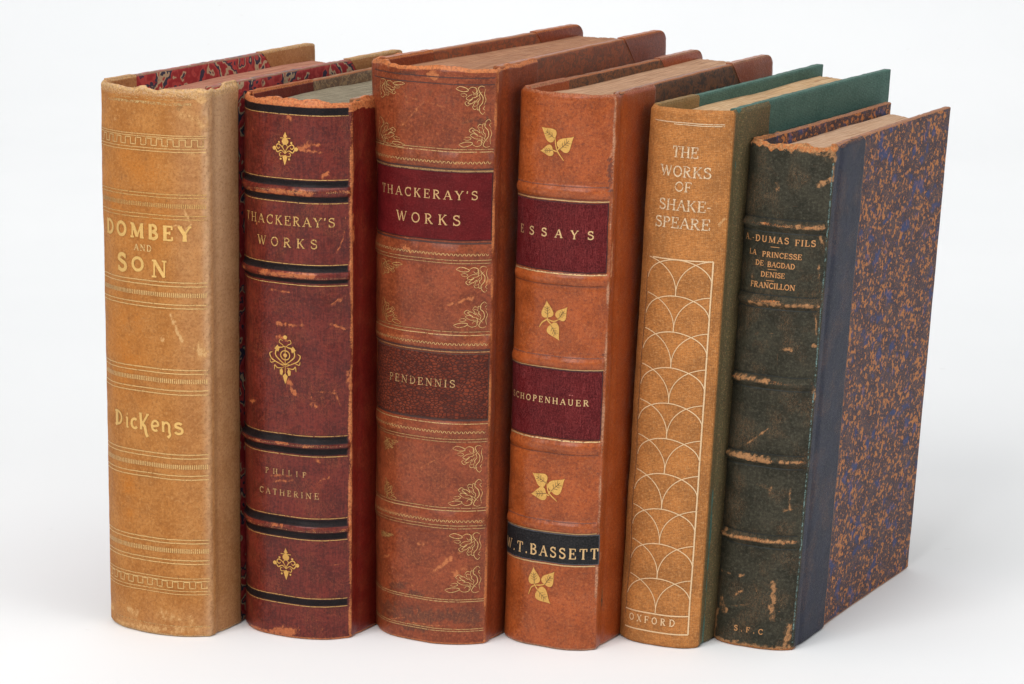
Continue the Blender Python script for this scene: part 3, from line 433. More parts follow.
# ------------------------------------------------------------------ a cut serif alphabet (cap height 1)
T, t_ = 0.17, 0.085
def arc(cx, cy, rx, ry, a0, a1, n=12):
    return [(cx + rx * math.cos(math.radians(a0 + (a1 - a0) * k / n)), cy + ry * math.sin(math.radians(a0 + (a1 - a0) * k / n))) for k in range(n + 1)]
def sf(x, y, w=0.13): return ([(x - w, y), (x + w, y)], t_)
def st(x, y0=0.02, y1=0.98, w=T): return ([(x, y0), (x, y1)], w)
GL = {
 'A': (0.86, [([(0.12, 0.03), (0.43, 0.97)], t_), ([(0.43, 0.98), (0.74, 0.03)], T), ([(0.24, 0.36), (0.62, 0.36)], t_), sf(0.12, 0.04), sf(0.74, 0.04)]),
 'B': (0.74, [st(0.18), (arc(0.3, 0.75, 0.27, 0.22, 90, -90), T * .8), (arc(0.3, 0.27, 0.34, 0.24, 90, -90), T * .85), ([(0.05, 0.97), (0.32, 0.97)], t_), ([(0.05, 0.03), (0.32, 0.03)], t_), ([(0.18, 0.52), (0.32, 0.52)], t_)]),
 'C': (0.78, [(arc(0.44, 0.5, 0.34, 0.45, 50, 310, 18), T * .85), ([(0.68, 0.68), (0.68, 0.98)], t_), ([(0.66, 0.15), (0.70, 0.3)], t_)]),
 'D': (0.84, [st(0.18), (arc(0.3, 0.5, 0.42, 0.46, 90, -90, 14), T * .85), ([(0.05, 0.96), (0.34, 0.96)], t_), ([(0.05, 0.04), (0.34, 0.04)], t_)]),
 'E': (0.72, [st(0.18), ([(0.05, 0.96), (0.62, 0.96)], t_), ([(0.05, 0.04), (0.64, 0.04)], t_), ([(0.18, 0.52), (0.48, 0.52)], t_), ([(0.61, 0.98), (0.61, 0.74)], t_), ([(0.64, 0.02), (0.64, 0.27)], t_), ([(0.48, 0.40), (0.48, 0.64)], t_)]),
 'F': (0.68, [st(0.18), ([(0.05, 0.96), (0.62, 0.96)], t_), ([(0.18, 0.50), (0.48, 0.50)], t_), ([(0.61, 0.98), (0.61, 0.74)], t_), sf(0.18, 0.04), ([(0.48, 0.38), (0.48, 0.62)], t_)]),
 'G': (0.84, [(arc(0.44, 0.5, 0.34, 0.45, 50, 320, 18), T * .85), ([(0.68, 0.68), (0.68, 0.98)], t_), st(0.68, 0.08, 0.42, T * .8), sf(0.68, 0.43, 0.12)]),
 'H': (0.88, [st(0.18), st(0.70), ([(0.18, 0.5), (0.70, 0.5)], t_), sf(0.18, 0.04), sf(0.18, 0.96), sf(0.70, 0.04), sf(0.70, 0.96)]),
 'I': (0.38, [st(0.19), sf(0.19, 0.04), sf(0.19, 0.96)]),
 'K': (0.84, [st(0.18), ([(0.20, 0.42), (0.64, 0.95)], t_), ([(0.34, 0.58), (0.68, 0.05)], T), sf(0.18, 0.04), sf(0.18, 0.96), sf(0.64, 0.96, .11), sf(0.70, 0.04, .11)]),
 'L': (0.68, [st(0.18), sf(0.18, 0.96), ([(0.05, 0.04), (0.62, 0.04)], t_), ([(0.61, 0.02), (0.61, 0.3)], t_)]),
 'M': (1.02, [([(0.14, 0.02), (0.17, 0.97)], t_), ([(0.18, 0.97), (0.5, 0.08)], T), ([(0.5, 0.06), (0.82, 0.97)], t_), st(0.84), sf(0.14, 0.04), sf(0.86, 0.04), sf(0.13, 0.96, .08), sf(0.88, 0.96, .08)]),
 'N': (0.88, [([(0.16, 0.02), (0.16, 0.97)], t_), ([(0.16, 0.97), (0.72, 0.05)], T), ([(0.72, 0.03), (0.72, 0.97)], t_), sf(0.16, 0.04), sf(0.12, 0.96, .09), sf(0.72, 0.96)]),
 'O': (0.86, [(arc(0.43, 0.5, 0.33, 0.44, 0, 360, 24), T * .85)]),
 'P': (0.70, [st(0.18), (arc(0.3, 0.73, 0.30, 0.23, 90, -90), T * .85), ([(0.05, 0.96), (0.32, 0.96)], t_), ([(0.18, 0.49), (0.32, 0.49)], t_), sf(0.18, 0.04)]),
 'R': (0.82, [st(0.18), (arc(0.3, 0.74, 0.29, 0.22, 90, -90), T * .8), ([(0.05, 0.96), (0.32, 0.96)], t_), ([(0.18, 0.51), (0.34, 0.51)], t_), ([(0.36, 0.5), (0.66, 0.05)], T), sf(0.18, 0.04), sf(0.70, 0.04, .09)]),
 'S': (0.66, [(arc(0.33, 0.73, 0.22, 0.22, 30, 200, 10) + arc(0.33, 0.28, 0.25, 0.24, 80, -150, 12), T * .85), ([(0.53, 0.72), (0.53, 0.98)], t_), ([(0.1, 0.02), (0.1, 0.3)], t_)]),
 'T': (0.76, [st(0.38), ([(0.06, 0.96), (0.70, 0.96)], t_), ([(0.08, 0.98), (0.08, 0.72)], t_), ([(0.68, 0.98), (0.68, 0.72)], t_), sf(0.38, 0.04)]),
 'U': (0.84, [([(0.18, 0.96)] + arc(0.42, 0.32, 0.24, 0.27, 180, 360, 12) + [(0.66, 0.96)], T * .8), sf(0.18, 0.96), sf(0.66, 0.96, .1)]),
 'W': (1.14, [([(0.12, 0.97), (0.36, 0.04)], T), ([(0.36, 0.04), (0.57, 0.95)], t_), ([(0.55, 0.95), (0.78, 0.04)], T), ([(0.78, 0.04), (1.02, 0.97)], t_), sf(0.12, 0.96), sf(1.02, 0.96, .1)]),
 'X': (0.80, [([(0.12, 0.97), (0.66, 0.03)], T), ([(0.66, 0.97), (0.12, 0.03)], t_), sf(0.12, 0.96), sf(0.66, 0.96), sf(0.12, 0.04), sf(0.66, 0.04)]),
 'Y': (0.80, [([(0.10, 0.97), (0.4, 0.45)], T), ([(0.4, 0.45), (0.70, 0.97)], t_), st(0.4, 0.02, 0.47), sf(0.12, 0.96), sf(0.70, 0.96, .1), sf(0.4, 0.04)]),
 "'": (0.22, [([(0.12, 0.98), (0.08, 0.72)], T * .8)]),
 '.': (0.26, [([(0.06, 0.08), (0.19, 0.08)], T)]),
 '-': (0.36, [([(0.05, 0.42), (0.31, 0.42)], t_ * 1.3)]),
 'i': (0.34, [([(0.1, 0.66), (0.17, 0.6), (0.17, 0.05), (0.26, 0.02)], .11), ([(0.14, 0.86), (0.2, 0.86)], .1)]),
 'c': (0.52, [(arc(0.3, 0.33, 0.2, 0.3, 50, 320, 14), .12)]),
 'k': (0.74, [([(0.12, 1.02), (0.17, 0.5), (0.16, 0.0)], .13), ([(0.17, 0.36), (0.36, 0.55), (0.58, 0.98)], .1), ([(0.24, 0.42), (0.42, 0.2), (0.5, -0.22), (0.6, -0.42)], .15), ([(0.05, 1.02), (0.2, 1.02)], .08), ([(0.5, 1.0), (0.68, 1.0)], .09)]),
 'e': (0.62, [([(0.12, 0.3), (0.5, 0.4)] + arc(0.31, 0.36, 0.2, 0.32, 10, 310, 14), .11)]),
 'n': (0.68, [([(0.06, 0.62), (0.14, 0.64), (0.15, 0.02)], .12), (arc(0.33, 0.4, 0.18, 0.24, 170, 0, 8) + [(0.5, 0.1), (0.56, -0.12), (0.48, -0.3), (0.4, -0.2)], .11)]),
 's': (0.60, [(arc(0.3, 0.5, 0.17, 0.15, 20, 220, 8) + arc(0.31, 0.16, 0.2, 0.19, 80, -160, 10), .12)]),
 'd': (0.80, [([(0.12, 1.0), (0.16, 0.9), (0.15, 0.1), (0.04, 0.0)], .14), ([(0.02, 0.92)] + arc(0.22, 0.52, 0.36, 0.42, 80, -80, 12) + [(0.12, 0.06)], .11), ([(0.27, 0.85), (0.27, 0.15)], .06)]),
}
def write(ink, text, s0, s1, z, h, weight=1.0, narrow=1.0):
    adv = [GL[c][0] * h * narrow for c in text]; tot = sum(adv); sc = 1.0; L = s1 - s0
    gap = (L - tot) / max(1, len(text) - 1)
    if gap < -0.02 * h: sc = L / tot; gap = 0
    x = s0
    for c, a in zip(text, adv):
        for pts, wd in GL[c][1]:
            ink.line([(x + px * h * narrow * sc, z + py * h) for px, py in pts], wd * h * weight, 0.5)
        x += a * sc + gap

def rule_each(B, name, zs, w, s0, s1, mat, parent, wob=0.02, off=0.16):
    for z in zs:
        g = Ink(B, off); rule(g, z, w, s0, s1, wob); g.build(name, mat, parent)

def rule(ink, z, w, s0, s1, wob=0.0):
    n = int((s1 - s0) / 1.2) + 2
    ink.line([(s0 + (s1 - s0) * k / n, z + wob * math.sin(k * 1.7 + z)) for k in range(n + 1)], w, 3)

# ------------------------------------------------------------------ boards, paper, page block
def board_sheet(B, side, y0, y1, z0, z1, xo, thick, mat, name, root, r=2.0, seed=1, diag=None, step=1.6, wear_edge=1.2, bend=0.35, uvk=1.0, rim_wear=0.55):
    """slab parallel to the cover. xo: mm inwards from the outside of the book; diag: corner triangle (leg y, leg z, top?)"""
    Y = np.linspace(y0, y1, max(3, int((y1 - y0) / step))); Z = np.linspace(z0, z1, max(3, int((z1 - z0) / step)))
    if diag is None:
        Y = np.unique(np.concatenate([Y, [y1 - 0.3, y1 - 0.8]])); Z = np.unique(np.concatenate([Z, [z1 - .3, z1 - .8, z0 + .3, z0 + .8]]))
    YY, ZZ = np.meshgrid(Y, Z)
    Ho = B.H * 1000; Do = B.D * 1000
    if diag is not None:
        ly, lz, top = diag
        u = (y1 - YY) / ly; v = ((z1 - ZZ) if top else (ZZ - z0)) / lz   # 0..1 from the corner
        um = u * (1 - v); YY = y1 - um * ly
        ZZ = (z1 - v * lz) if top else (z0 + v * lz)
    # rounded outer corners
    for zt in (z1, z0):
        dy = np.maximum(YY - (y1 - r), 0); dz = np.maximum(r - np.abs(ZZ - zt), 0)
        d = np.hypot(dy, dz); k = np.where((d > r) & (dy > 0) & (dz > 0), r / np.maximum(d, 1e-6), 1.0)
        YY = np.where(k < 1, (y1 - r) + dy * k, YY); ZZ = np.where(k < 1, zt + np.sign((z0 + z1) / 2 - zt) * (r - dz * k), ZZ)
    ed = np.minimum(np.minimum(Do - YY, Ho - ZZ), ZZ)
    relief = (fbm(YY / 22, ZZ / 22, seed) - 0.5) * 0.5 - 0.35 * sstep(0.8, 0, ed) ** 2
    rag = (fbm(YY / 3, YY * 0, seed + 4) - 0.5) * 0.35
    ZZ = ZZ + rag * sstep(z1 - 2, z1, ZZ) * sstep(0, 6, y1 - YY)
    bx = side * bend / 1000 * np.sin(np.clip(YY / Do, 0, 1) * np.pi) * 2
    Xo = side * (B.W / 2 - (xo - relief) / 1000) - bx
    Xi = side * (B.W / 2 - (xo + thick + relief) / 1000) - bx
    Po = B.warp(Xo, YY / 1000, ZZ / 1000); Pi = B.warp(Xi, YY / 1000, ZZ / 1000)
    wear = np.maximum(sstep(wear_edge, 0.0, ed) * 0.9, 0.5 * sstep(5, 0, np.hypot(Do - YY, np.minimum(Ho - ZZ, ZZ))))
    nr, nc = YY.shape; n = nr * nc; fl = side > 0
    Fo = grid_faces(nr, nc, not fl); Fi = grid_faces(nr, nc, fl) + n
    # rim, three strips wide so that it rounds over
    idx = np.arange(n).reshape(nr, nc)
    ring = np.concatenate([idx[0, :], idx[1:, -1], idx[-1, -2::-1], idx[-2:0:-1, 0]])
    m = len(ring); Pof = Po.reshape(-1, 3)[ring]; Pif = Pi.reshape(-1, 3)[ring]
    R4 = [Pof * (1 - q) + Pif * q for q in (0, 0.12, 0.88, 1)]
    cen = Pof.mean(0)
    base = 2 * n; Fr = []
    for q in range(3):
        for j in range(m):
            k2 = (j + 1) % m; f = (base + q * m + j, base + q * m + k2, base + (q + 1) * m + k2, base + (q + 1) * m + j)
            Fr.append(f if not fl else f[::-1])
    V = np.concatenate([Po.reshape(-1, 3), Pi.reshape(-1, 3)] + R4)
    uvg = np.stack([YY / 10 * uvk + 1.3 * side, ZZ / 10 * uvk + B.i], -1).reshape(-1, 2); ur = uvg[ring]
    UV = np.concatenate([uvg, uvg + [5, 0]] + [ur + [q * .1, q * .08] for q in range(4)])
    wf = wear.ravel(); wr = np.full(m, rim_wear); W = np.concatenate([wf, wf] + [wr] * 4)
    Z0 = 0 * W
    o = mesh_obj(name, V, np.concatenate([Fo, Fi, np.array(Fr)]), mat, root, dict(wear=W, dark=Z0, side=Z0 + 1, edge=Z0), UV)
    return o

def page_block(B, mat, root, sq=4.5, dip=0.0):
    Hm = B.H * 1000; W = B.W * 1000; D = B.D * 1000
    x = np.linspace(-(W / 2 - 3.7), W / 2 - 3.7, 90)
    tt = x / (W / 2)
    yf = -B.b * 1000 * (1 - np.abs(tt) ** B.n) + 2.0
    yb = D - 4 - 3.5 * (1 - (x / (W / 2 - 3.7)) ** 2)
    rows = np.linspace(0, 1, 60)
    X, R = np.meshgrid(x, rows); Y = yf + (yb - yf) * R
    V = []; UV = []
    top = Hm - sq + (fbm(X * 1.3, Y / 60, B.seed + 20) - .5) * 0.4 + (fbm(X / 9, Y / 40, B.seed + 21) - .5) * 1.6 - dip * (1 - (2 * X / W) ** 2)
    Pt = B.warp(X / 1000, Y / 1000, top / 1000).reshape(-1, 3); n = len(Pt)
    Pb = B.warp(X / 1000, Y / 1000, (0 * X + 3.0) / 1000).reshape(-1, 3)
    F = grid_faces(60, 90).tolist(); Fb = (grid_faces(60, 90, True) + n).tolist()
    ring = list(range(90)) + [r * 90 + 89 for r in range(1, 60)] + [59 * 90 + c for c in range(88, -1, -1)] + [r * 90 for r in range(58, 0, -1)]
    Fs = [(ring[k], ring[k] + n, ring[(k + 1) % len(ring)] + n, ring[(k + 1) % len(ring)])[::-1] for k in range(len(ring))]
    uvt = np.stack([X / 10, Y / 10], -1).reshape(-1, 2)
    o = mesh_obj('page_block', np.concatenate([Pt, Pb]), F + Fb + [tuple(reversed(f)) for f in Fs], mat, root, None, np.concatenate([uvt, uvt + [0, 7]]), smooth=False)
    return o

def fray(B, name, mat, parent, n, s0, s1, z, seed, L=1.6, out=0.4):
    """short broken threads standing off a worn cap, each a thin three-sided strand"""
    rng = np.random.RandomState(seed); V = []; F = []
    for _ in range(n):
        s = rng.uniform(s0, s1); ln = L * rng.uniform(.4, 1.2); ds = rng.uniform(-1, 1) * ln; zz = z + rng.uniform(-1.2, 0.1); bend = rng.uniform(-.6, 1) * ln
        base = len(V); w = rng.uniform(.05, .11)
        for q in range(5):
            u = q / 4
            for a in range(3):
                an = a * 2.094; V.append((s + ds * u + w * (1 - .7 * u) * math.cos(an), zz + bend * u - .3 * u * u, 0.1 + out * rng.uniform(.8, 1.2) * math.sin(u * 2.4) + w * math.sin(an)))
        for q in range(4):
            for a in range(3): F.append((base + q * 3 + a, base + q * 3 + (a + 1) % 3, base + q * 3 + 3 + (a + 1) % 3, base + q * 3 + 3 + a))
    A = np.array(V); P = B.skin(A[:, 0], A[:, 1], A[:, 2])
    o = mesh_obj(name, P, F, mat, parent, None, A[:, :2] / 10)
    return o

def new_book(name, label, B):
    o = bpy.data.objects.new(name, None); COL.objects.link(o); o.empty_display_size = 0.02
    o.location = (B.x, B.y, 0.0002); o.rotation_euler = (0, 0, -B.yaw)
    o['label'] = label; o['category'] = 'book'; o['group'] = 'antique books standing in a row'
    return o

# ------------------------------------------------------------------ the setting: a white sweep
def backdrop():
    prof = [(-3.0, 0.0), (0.6, 0.0)]
    prof += [(1.2 + 0.9 * math.sin(a), 0.9 - 0.9 * math.cos(a)) for a in np.linspace(0, math.pi / 2, 16)] + [(2.1, 3.0)]
    xs = np.linspace(-3, 3, 13)
    V = [(x, y, z) for (y, z) in prof for x in xs]
    k = N('white_paper'); n = k.noise(k.coord(kind='Object'), 3, 3); n2 = k.noise(k.coord(kind='Object'), 260, 3, 0.7)
    sp = k.noise(k.coord(kind='Object'), 90, 2, 0.5)
    c = k.mix(k.ramp(n, 0.3, 0.7), (0.855, 0.862, 0.865), (0.88, 0.884, 0.885)); c = k.mix(k.ramp(sp, 0.74, 0.78, 0, 0.12), c, (0.6, 0.58, 0.55))
    m = k.done(c, 0.7, k.bump(n2, 0.05, 0.0005), 0.25)
    o = mesh_obj('white_backdrop', V, grid_faces(len(prof), len(xs)), m, None)
    o['kind'] = 'structure'
backdrop()

GOLD = gilt('gold_leaf', (0.82, 0.48, 0.16), 0.40)
GOLD_FAINT = gilt('worn_gold_leaf', (0.78, 0.50, 0.20), 0.47)
GOLD_PALE = gilt('pale_gold_leaf', (0.95, 0.62, 0.25), 0.38)
GOLD_STRONG = gilt('bright_gold_leaf', (0.86, 0.50, 0.13), 0.30, (0.62, 0.33, 0.08))
GOLD_THIN = gilt('rubbed_gold_leaf', (0.72, 0.43, 0.18), 0.41)

# ================================================================== book 1: tan calf, DOMBEY AND SON
def book_tan():
    B = Book(0, 20.6, 0.5, seed=11, rag=1.25); B.rough_joint = 1.0; d = B.d
    r = new_book('book', 'thick pale tan leather book with gilt greek key bands, leftmost in the row', B)
    lm = leather('tan_calf', (0.44, 0.17, 0.045), (0.55, 0.25, 0.085), (0.36, 0.16, 0.072), (0.47, 0.245, 0.14), (0.64, 0.39, 0.17), (0.25, 0.11, 0.04), (0.54, 0.17, 0.02), 'suede', 0.55, (0.45, 0.62), 0.15, (0.63, 0.41, 0.25), tone=(.96, .84, .60), gloss=.1, contrast=.35, speck=(0.56, 0.32, 0.12))
    def wf(B, S, Z, w):
        g = S - B.half
        w = np.maximum(w, 0.24 * np.exp(-((g + 1.0) / 2.6) ** 2) + 0.08 * np.exp(-((g - 1) / 6) ** 2))
        w = np.maximum(w, sstep(7.0, 2.5, B.H * 1000 - Z) * 0.55)
        return w
    def pf(B, S, Z):
        g = S - B.half; zz = Z / (B.H * 1000)
        return np.clip(0.5 * np.exp(-((g + .3) / 2.0) ** 2) + 0.55 * np.exp(-((g - 8) / 7) ** 2) * sstep(.35, 1.05, zz) * (g > -2) + 0.35 * fbm(S / 7, Z / 9, 55) * sstep(18, 0, Z) + .25 * sstep(8, 18, S) * sstep(-.1, .9, zz), 0, .8)
    sp = make_spine(B, lm, r, wf, (0.5, 5), pf)
    re = d['rend'] - 0.7; le = -B.half + 0.6
    g = Ink(B); z = d['top'][1]; rule(g, z, 1.0, -17, 19); rule(g, z + 1.5, .25, -12, 17, .05); g.build('gilt_rule', GOLD_FAINT, sp)
    def key(zt, zb, s0, s1, w):
        g = []; per = 7.0; x = s0; m = (zt - zb)
        while x < s1 - 1:
            for a, b in ((0, 0), (0.35, 0), (0.35, 1), (0.85, 1)):
                g.append((min(x + a * per * .62, s1), zb + b * m))
            g.append((min(x + .85 * per * .62, s1), zb))
            x += per * .62
        return g
    for zs, hi, lo in (((d['greek'][0], d['greek'][1], d['greek'][3], d['greek'][4]), d['greek'][1] - .6, d['greek'][2]), ((d['greek2'][0], d['greek2'][1], d['greek2'][3], d['greek2'][4]), d['greek2'][1] - .3, d['greek2'][2])):
        g = Ink(B)
        for z in zs: rule(g, z, 0.26, le, re, .03)
        g.line(key(hi, lo, le + 2.5, re - 1, .3), 0.34, 0.5); g.build('greek_key_band', GOLD_PALE, sp)
    for q in range(5):
        t6 = d['tri'][q * 6:q * 6 + 6]; g = Ink(B)
        for z in (t6[0], t6[1], t6[4], t6[5]): rule(g, z, 0.36, le, re, .03)
        hb, ht = t6[3], t6[2]
        s = le + 1
        while s < re: g.line([(s, hb), (s, ht)], 0.38, 3); s += 0.78
        g.build('gilt_band', GOLD_PALE if q else GOLD, sp)
    g = Ink(B); rule(g, d['foot'][0], .35, -18, re, .05); g.build('gilt_rule', GOLD_FAINT, sp)
    gold = gilt('title_gold', (0.92, 0.58, 0.18), 0.30, (0.70, 0.40, 0.12))
    for (tx, s0, s1, z, h, _), ht, wgt in zip(d['text'], (5.4, 2.4, 6.2, 5.6), (1.5, 1.1, 1.5, 1.4)):
        g = Ink(B, 0.2)
        if tx == 'SON':
            write(g, 'S', s0, s0 + 4.8, z, 6.6, 1.45, 1.05); write(g, 'O', s0 + 6.6, s0 + 12.9, z + .7, 5.2, 1.5, 1.3); write(g, 'N', s0 + 15.6, s1 + 1.2, z - .9, 6.4, 1.2, 1.15)
        elif tx == 'Dickens': write(g, 'dickens', s0, s1, z, ht * 1.05, 1.35, 1.15)
        else: write(g, tx, s0, s1, z, ht, wgt, 1.12)
        o = g.build('lettering', gold if tx != 'AND' else GOLD_PALE, sp)
    fray(B, 'frayed_threads', plain('tan_thread', (0.62, 0.38, 0.18), (0.74, 0.5, 0.28)), sp, 40, -B.half + 2, B.half + 8, B.H * 1000, 3, 1.3, .3)
    mp = marbled_red('combed_marbled_paper')
    bt = {}
    for side in (1, -1):
        bd = board_sheet(B, side, 4, B.D * 1000, 0, B.H * 1000, 0.35, 3.0, mp, 'cover_board', r, 2.5, 31 + side); bt[side] = bd
        c = board_sheet(B, side, B.D * 1000 - 41, B.D * 1000 + .3, B.H * 1000 - 41, B.H * 1000 + .3, 0.02, 3.7, lm, 'leather_corner', bd, 2.5, 5, (41, 41, True))
        c = board_sheet(B, side, B.D * 1000 - 41, B.D * 1000 + .3, -0.1, 41, 0.02, 3.7, lm, 'leather_corner', bd, 2.5, 6, (41, 41, False))
    board_sheet(B, -1, 1.0, 17, 6, B.H * 1000 + .3, 0.2, 3.4, lm, 'leather_turn_in', bt[-1], .1, 8)
    page_block(B, pages('red_sprinkled_pages', (0.42, 0.17, 0.11), (0.52, 0.26, 0.165), (0.26, 0.10, 0.065), (0.34, 0.11, 0.075)), r, 6.6)
book_tan()

# ================================================================== book 2: dark red calf
def fleuron(g, q, kind):
    (cx, cz), (xl, _), (xr, _), (_, zt), (_, zb) = q
    rx = (xr - xl) / 2; ct = (zt + zb) / 2; rz = (zt - zb) / 2; cx = (xl + xr) / 2 if kind else cx
    P = lambda u, v: (cx + u * rx, ct + v * rz)
    if kind == 0:
        g.poly([P(0, 1), P(.10, .8), P(.16, .74), P(.07, .66), P(0, .62), P(-.07, .66), P(-.16, .74), P(-.10, .8)])
        g.line([P(-.4, .62), P(.4, .62)], .28); g.disc(P(0, .42), .27 * rx, .2 * rz); g.poly([P(-.2, .56), P(.2, .56), P(.26, .4), P(-.26, .4)])
        g.poly([P(0, -1), P(.12, -.72), P(.2, -.5), P(0, -.36), P(-.2, -.5), P(-.12, -.72)])
        for m in (1, -1):
            g.disc(P(m * .86, 0), .15 * rx, .12 * rz); g.poly([P(m, .02), P(m * .9, .13), P(m * .74, .02), P(m * .9, -.1)])
            g.curve([P(0, -.2), P(m * .25, .1), P(m * .55, .25), P(m * .7, .12), P(m * .55, -.02), P(m * .42, .08)], .42)
            g.curve([P(0, -.3), P(m * .3, -.12), P(m * .6, -.22), P(m * .75, -.05), P(m * .82, .02)], .42)
            g.curve([P(m * .1, -.42), P(m * .38, -.46), P(m * .44, -.3), P(m * .3, -.24)], .34)
            g.curve([P(0, .3), P(m * .2, .12), P(m * .08, -.1), P(0, -.3)], .34)
            g.disc(P(m * .5, .36), .08 * rx, .07 * rz); g.disc(P(m * .34, -.62), .08 * rx, .06 * rz)
    else:
        g.disc(P(0, .92), .13 * rx, .08 * rz)
        for m in (1, -1):
            g.curve([P(0, .5), P(m * .2, .62), P(m * .38, .7), P(m * .3, .82), P(m * .14, .76)], .3)
            g.curve([P(0, -.2), P(m * .32, -.05), P(m * .62, .18), P(m * .5, .45), P(m * .22, .5), P(0, .56)], .5)
            g.curve([P(m * .05, -.28), P(m * .5, -.14), P(m * .85, .0), P(m * .98, .2), P(m * .82, .28)], .42)
            g.curve([P(m * .6, -.1), P(m * .9, -.16), P(m * .96, -.02)], .32)
            g.curve([P(m * .1, -.34), P(m * .5, -.36), P(m * .66, -.26), P(m * .7, -.46)], .42)
            g.poly([P(m * .2, -.36), P(m * .36, -.44), P(m * .34, -.62), P(m * .2, -.66), P(m * .14, -.5)])
            g.poly([P(m * .45, .3), P(m * .7, .42), P(m * .5, .58), P(m * .36, .46)])
        g.line(arc(P(0, .18)[0], P(0, .18)[1], .3 * rx, .19 * rz, 0, 360, 16), .38, 3); g.disc(P(0, .18), .13 * rx, .08 * rz); g.line([P(-.3, -.2), P(.3, -.2)], .3); g.line([P(0, .5), P(0, -.7)], .25)
        g.poly([P(0, -1), P(.1, -.82), P(.16, -.68), P(0, -.56), P(-.16, -.68), P(-.1, -.82)])

def book_red():
    d = DS[1]; bl = sorted(d['black'])
    # stations: pairs of black lines with a rubbed raised band between
    st3 = [((bl[4] + bl[5]) / 2 + 2.35, 0) for _ in ()]
    mids = [43.0 - .3, 74.4, 138.1, 169.0]
    B = Book(1, 22, 0.4, [(m, 1.7) for m in mids], 1.25, 23, 0.9)
    r = new_book('book', 'dark red leather book with black bands and three gilt fleurons on its spine', B)
    lm = leather('red_calf', (0.125, 0.018, 0.012), (0.215, 0.040, 0.024), (0.17, 0.010, 0.008), (0.24, 0.018, 0.012), (0.50, 0.145, 0.045), (0.035, 0.006, 0.010), None, 'calf', 0.33, (0.45, 0.58), 0.42, (0.56, 0.20, 0.07), tone=(.66, .40, .38), gloss=.22, coat=.22, speck=(0.22, 0.05, 0.03))  # side colours carry part of the shade cast by the next book
    def wf(B, S, Z, w):
        g = S - B.half
        n = fbm(S / 2.5, Z / 9, 77)
        w = np.maximum(w, (0.95 * n + 0.18) * np.exp(-(g / 1.3) ** 2))
        for m in mids: w = np.maximum(w, (0.08 + 0.62 * fbm(S / 5, Z / 2, 5)) * np.exp(-np.abs((Z - m) / 1.2) ** 4) * (np.abs(S) < B.half - 1))
        w = np.maximum(w, sstep(4.6, 3.2, B.H * 1000 - Z + (fbm(S / 1.6, S * 0, 8) - .5) * 2) * 0.95)
        return w
    sp = make_spine(B, lm, r, wf, (0.2, 2))
    le = -B.half + .8; re = d['rend']
    blk = label_mat('black_tooling', (0.005, 0.004, 0.005), (0.010, 0.008, 0.009), (0.05, 0.02, 0.015), (0.03, 0.015, 0.015), 'none', 0.42)
    for k in range(0, len(bl), 2):
        z0, z1 = bl[k], bl[k + 1]
        if z1 > 195: z1 += 1.2
        patch(B, 'black_band', blk, sp, le, re, z0, z1, 0.10, 0.14)
    rule_each(B, 'gilt_rule', d['rule'], 0.27, le, re, GOLD, sp)
    for q, z in enumerate(d['dots']):
        g = Ink(B, 0.2); s = le + (14 if q < 2 else 3)
        while s < re: g.disc((s, z), .17, .2, 6); s += 0.72
        g.build('gilt_dotted_line', GOLD_FAINT, sp)
    for (tx, s0, s1, z, h, _), ht, gm, wg in zip(d['text'], (3.5, 3.55, 2.1, 2.3), (GOLD, GOLD, GOLD_THIN, GOLD_THIN), (.95, .95, 1, 1.05)):
        g = Ink(B, 0.2); write(g, tx, s0, s1, z - .1, ht, wg * .88, 1.12); g.build('lettering', gm, sp)
    for k, q in enumerate(d['orn']):
        g = Ink(B, 0.2); fleuron(g, q, 1 if k == 1 else 0); g.build('gilt_ornament', GOLD_STRONG, sp)
    mp = marbled_brown('faded_marbled_paper', (0.22, 0.12, 0.06), (0.34, 0.22, 0.12), (0.10, 0.06, 0.05)); bt = {}
    for side in (1, -1):
        bt[side] = board_sheet(B, side, 4, B.D * 1000, 0, B.H * 1000, 0.35, 2.6, mp, 'cover_board', r, 2.0, 41 + side)
    board_sheet(B, -1, 1.0, 43, 6, B.H * 1000 + .3, 0.2, 3.0, lm, 'leather_turn_in', bt[-1], .1, 9)
    page_block(B, pages('grey_green_pages', (0.25, 0.205, 0.135), (0.36, 0.305, 0.21), (0.15, 0.12, 0.08), (0.16, 0.135, 0.095)), r, 4.5)
book_red()

# ================================================================== book 3: brown calf, tall, PENDENNIS
CORNER = [  # (points in the corner square, width): u inwards from the outer edge, v away from the corner
 ([(1.0, .10), (.86, .02), (.66, .08), (.60, .17), (.78, .20), (.95, .14), (1.0, .10)], .24),
 ([(.60, .12), (.48, .04), (.34, .08), (.30, .2), (.40, .26), (.46, .18)], .24),
 ([(.04, .04), (.16, .0), (.26, .08), (.20, .24), (.10, .4), (.12, .6), (.22, .74), (.20, .9), (.10, 1.0), (.03, .92)], .28),
 ([(.20, .20), (.36, .30), (.52, .32), (.66, .44), (.56, .5), (.44, .44), (.60, .60), (.48, .62), (.36, .52), (.42, .7), (.30, .68), (.24, .5)], .22),
 ([(.20, .30), (.36, .40), (.50, .42)], .18), ([(.24, .42), (.32, .52), (.34, .60)], .18),
 ([(.86, .30), (.74, .26), (.64, .32), (.72, .38), (.84, .34)], .18), ([(.62, .52), (.70, .60), (.62, .70), (.52, .64)], .2), ([(.34, .12), (.30, .3), (.36, .42)], .2), ([(.12, .2), (.22, .3), (.20, .46), (.28, .56), (.24, .66)], .2), ([(.46, .70), (.40, .82), (.30, .80)], .2),
 ([(.02, .10), (.05, .3), (.0, .5), (.06, .66)], .2), ([(.30, .68), (.28, .84), (.18, .80)], .2), ([(.02, .7), (.08, .8), (.02, .86)], .2)]
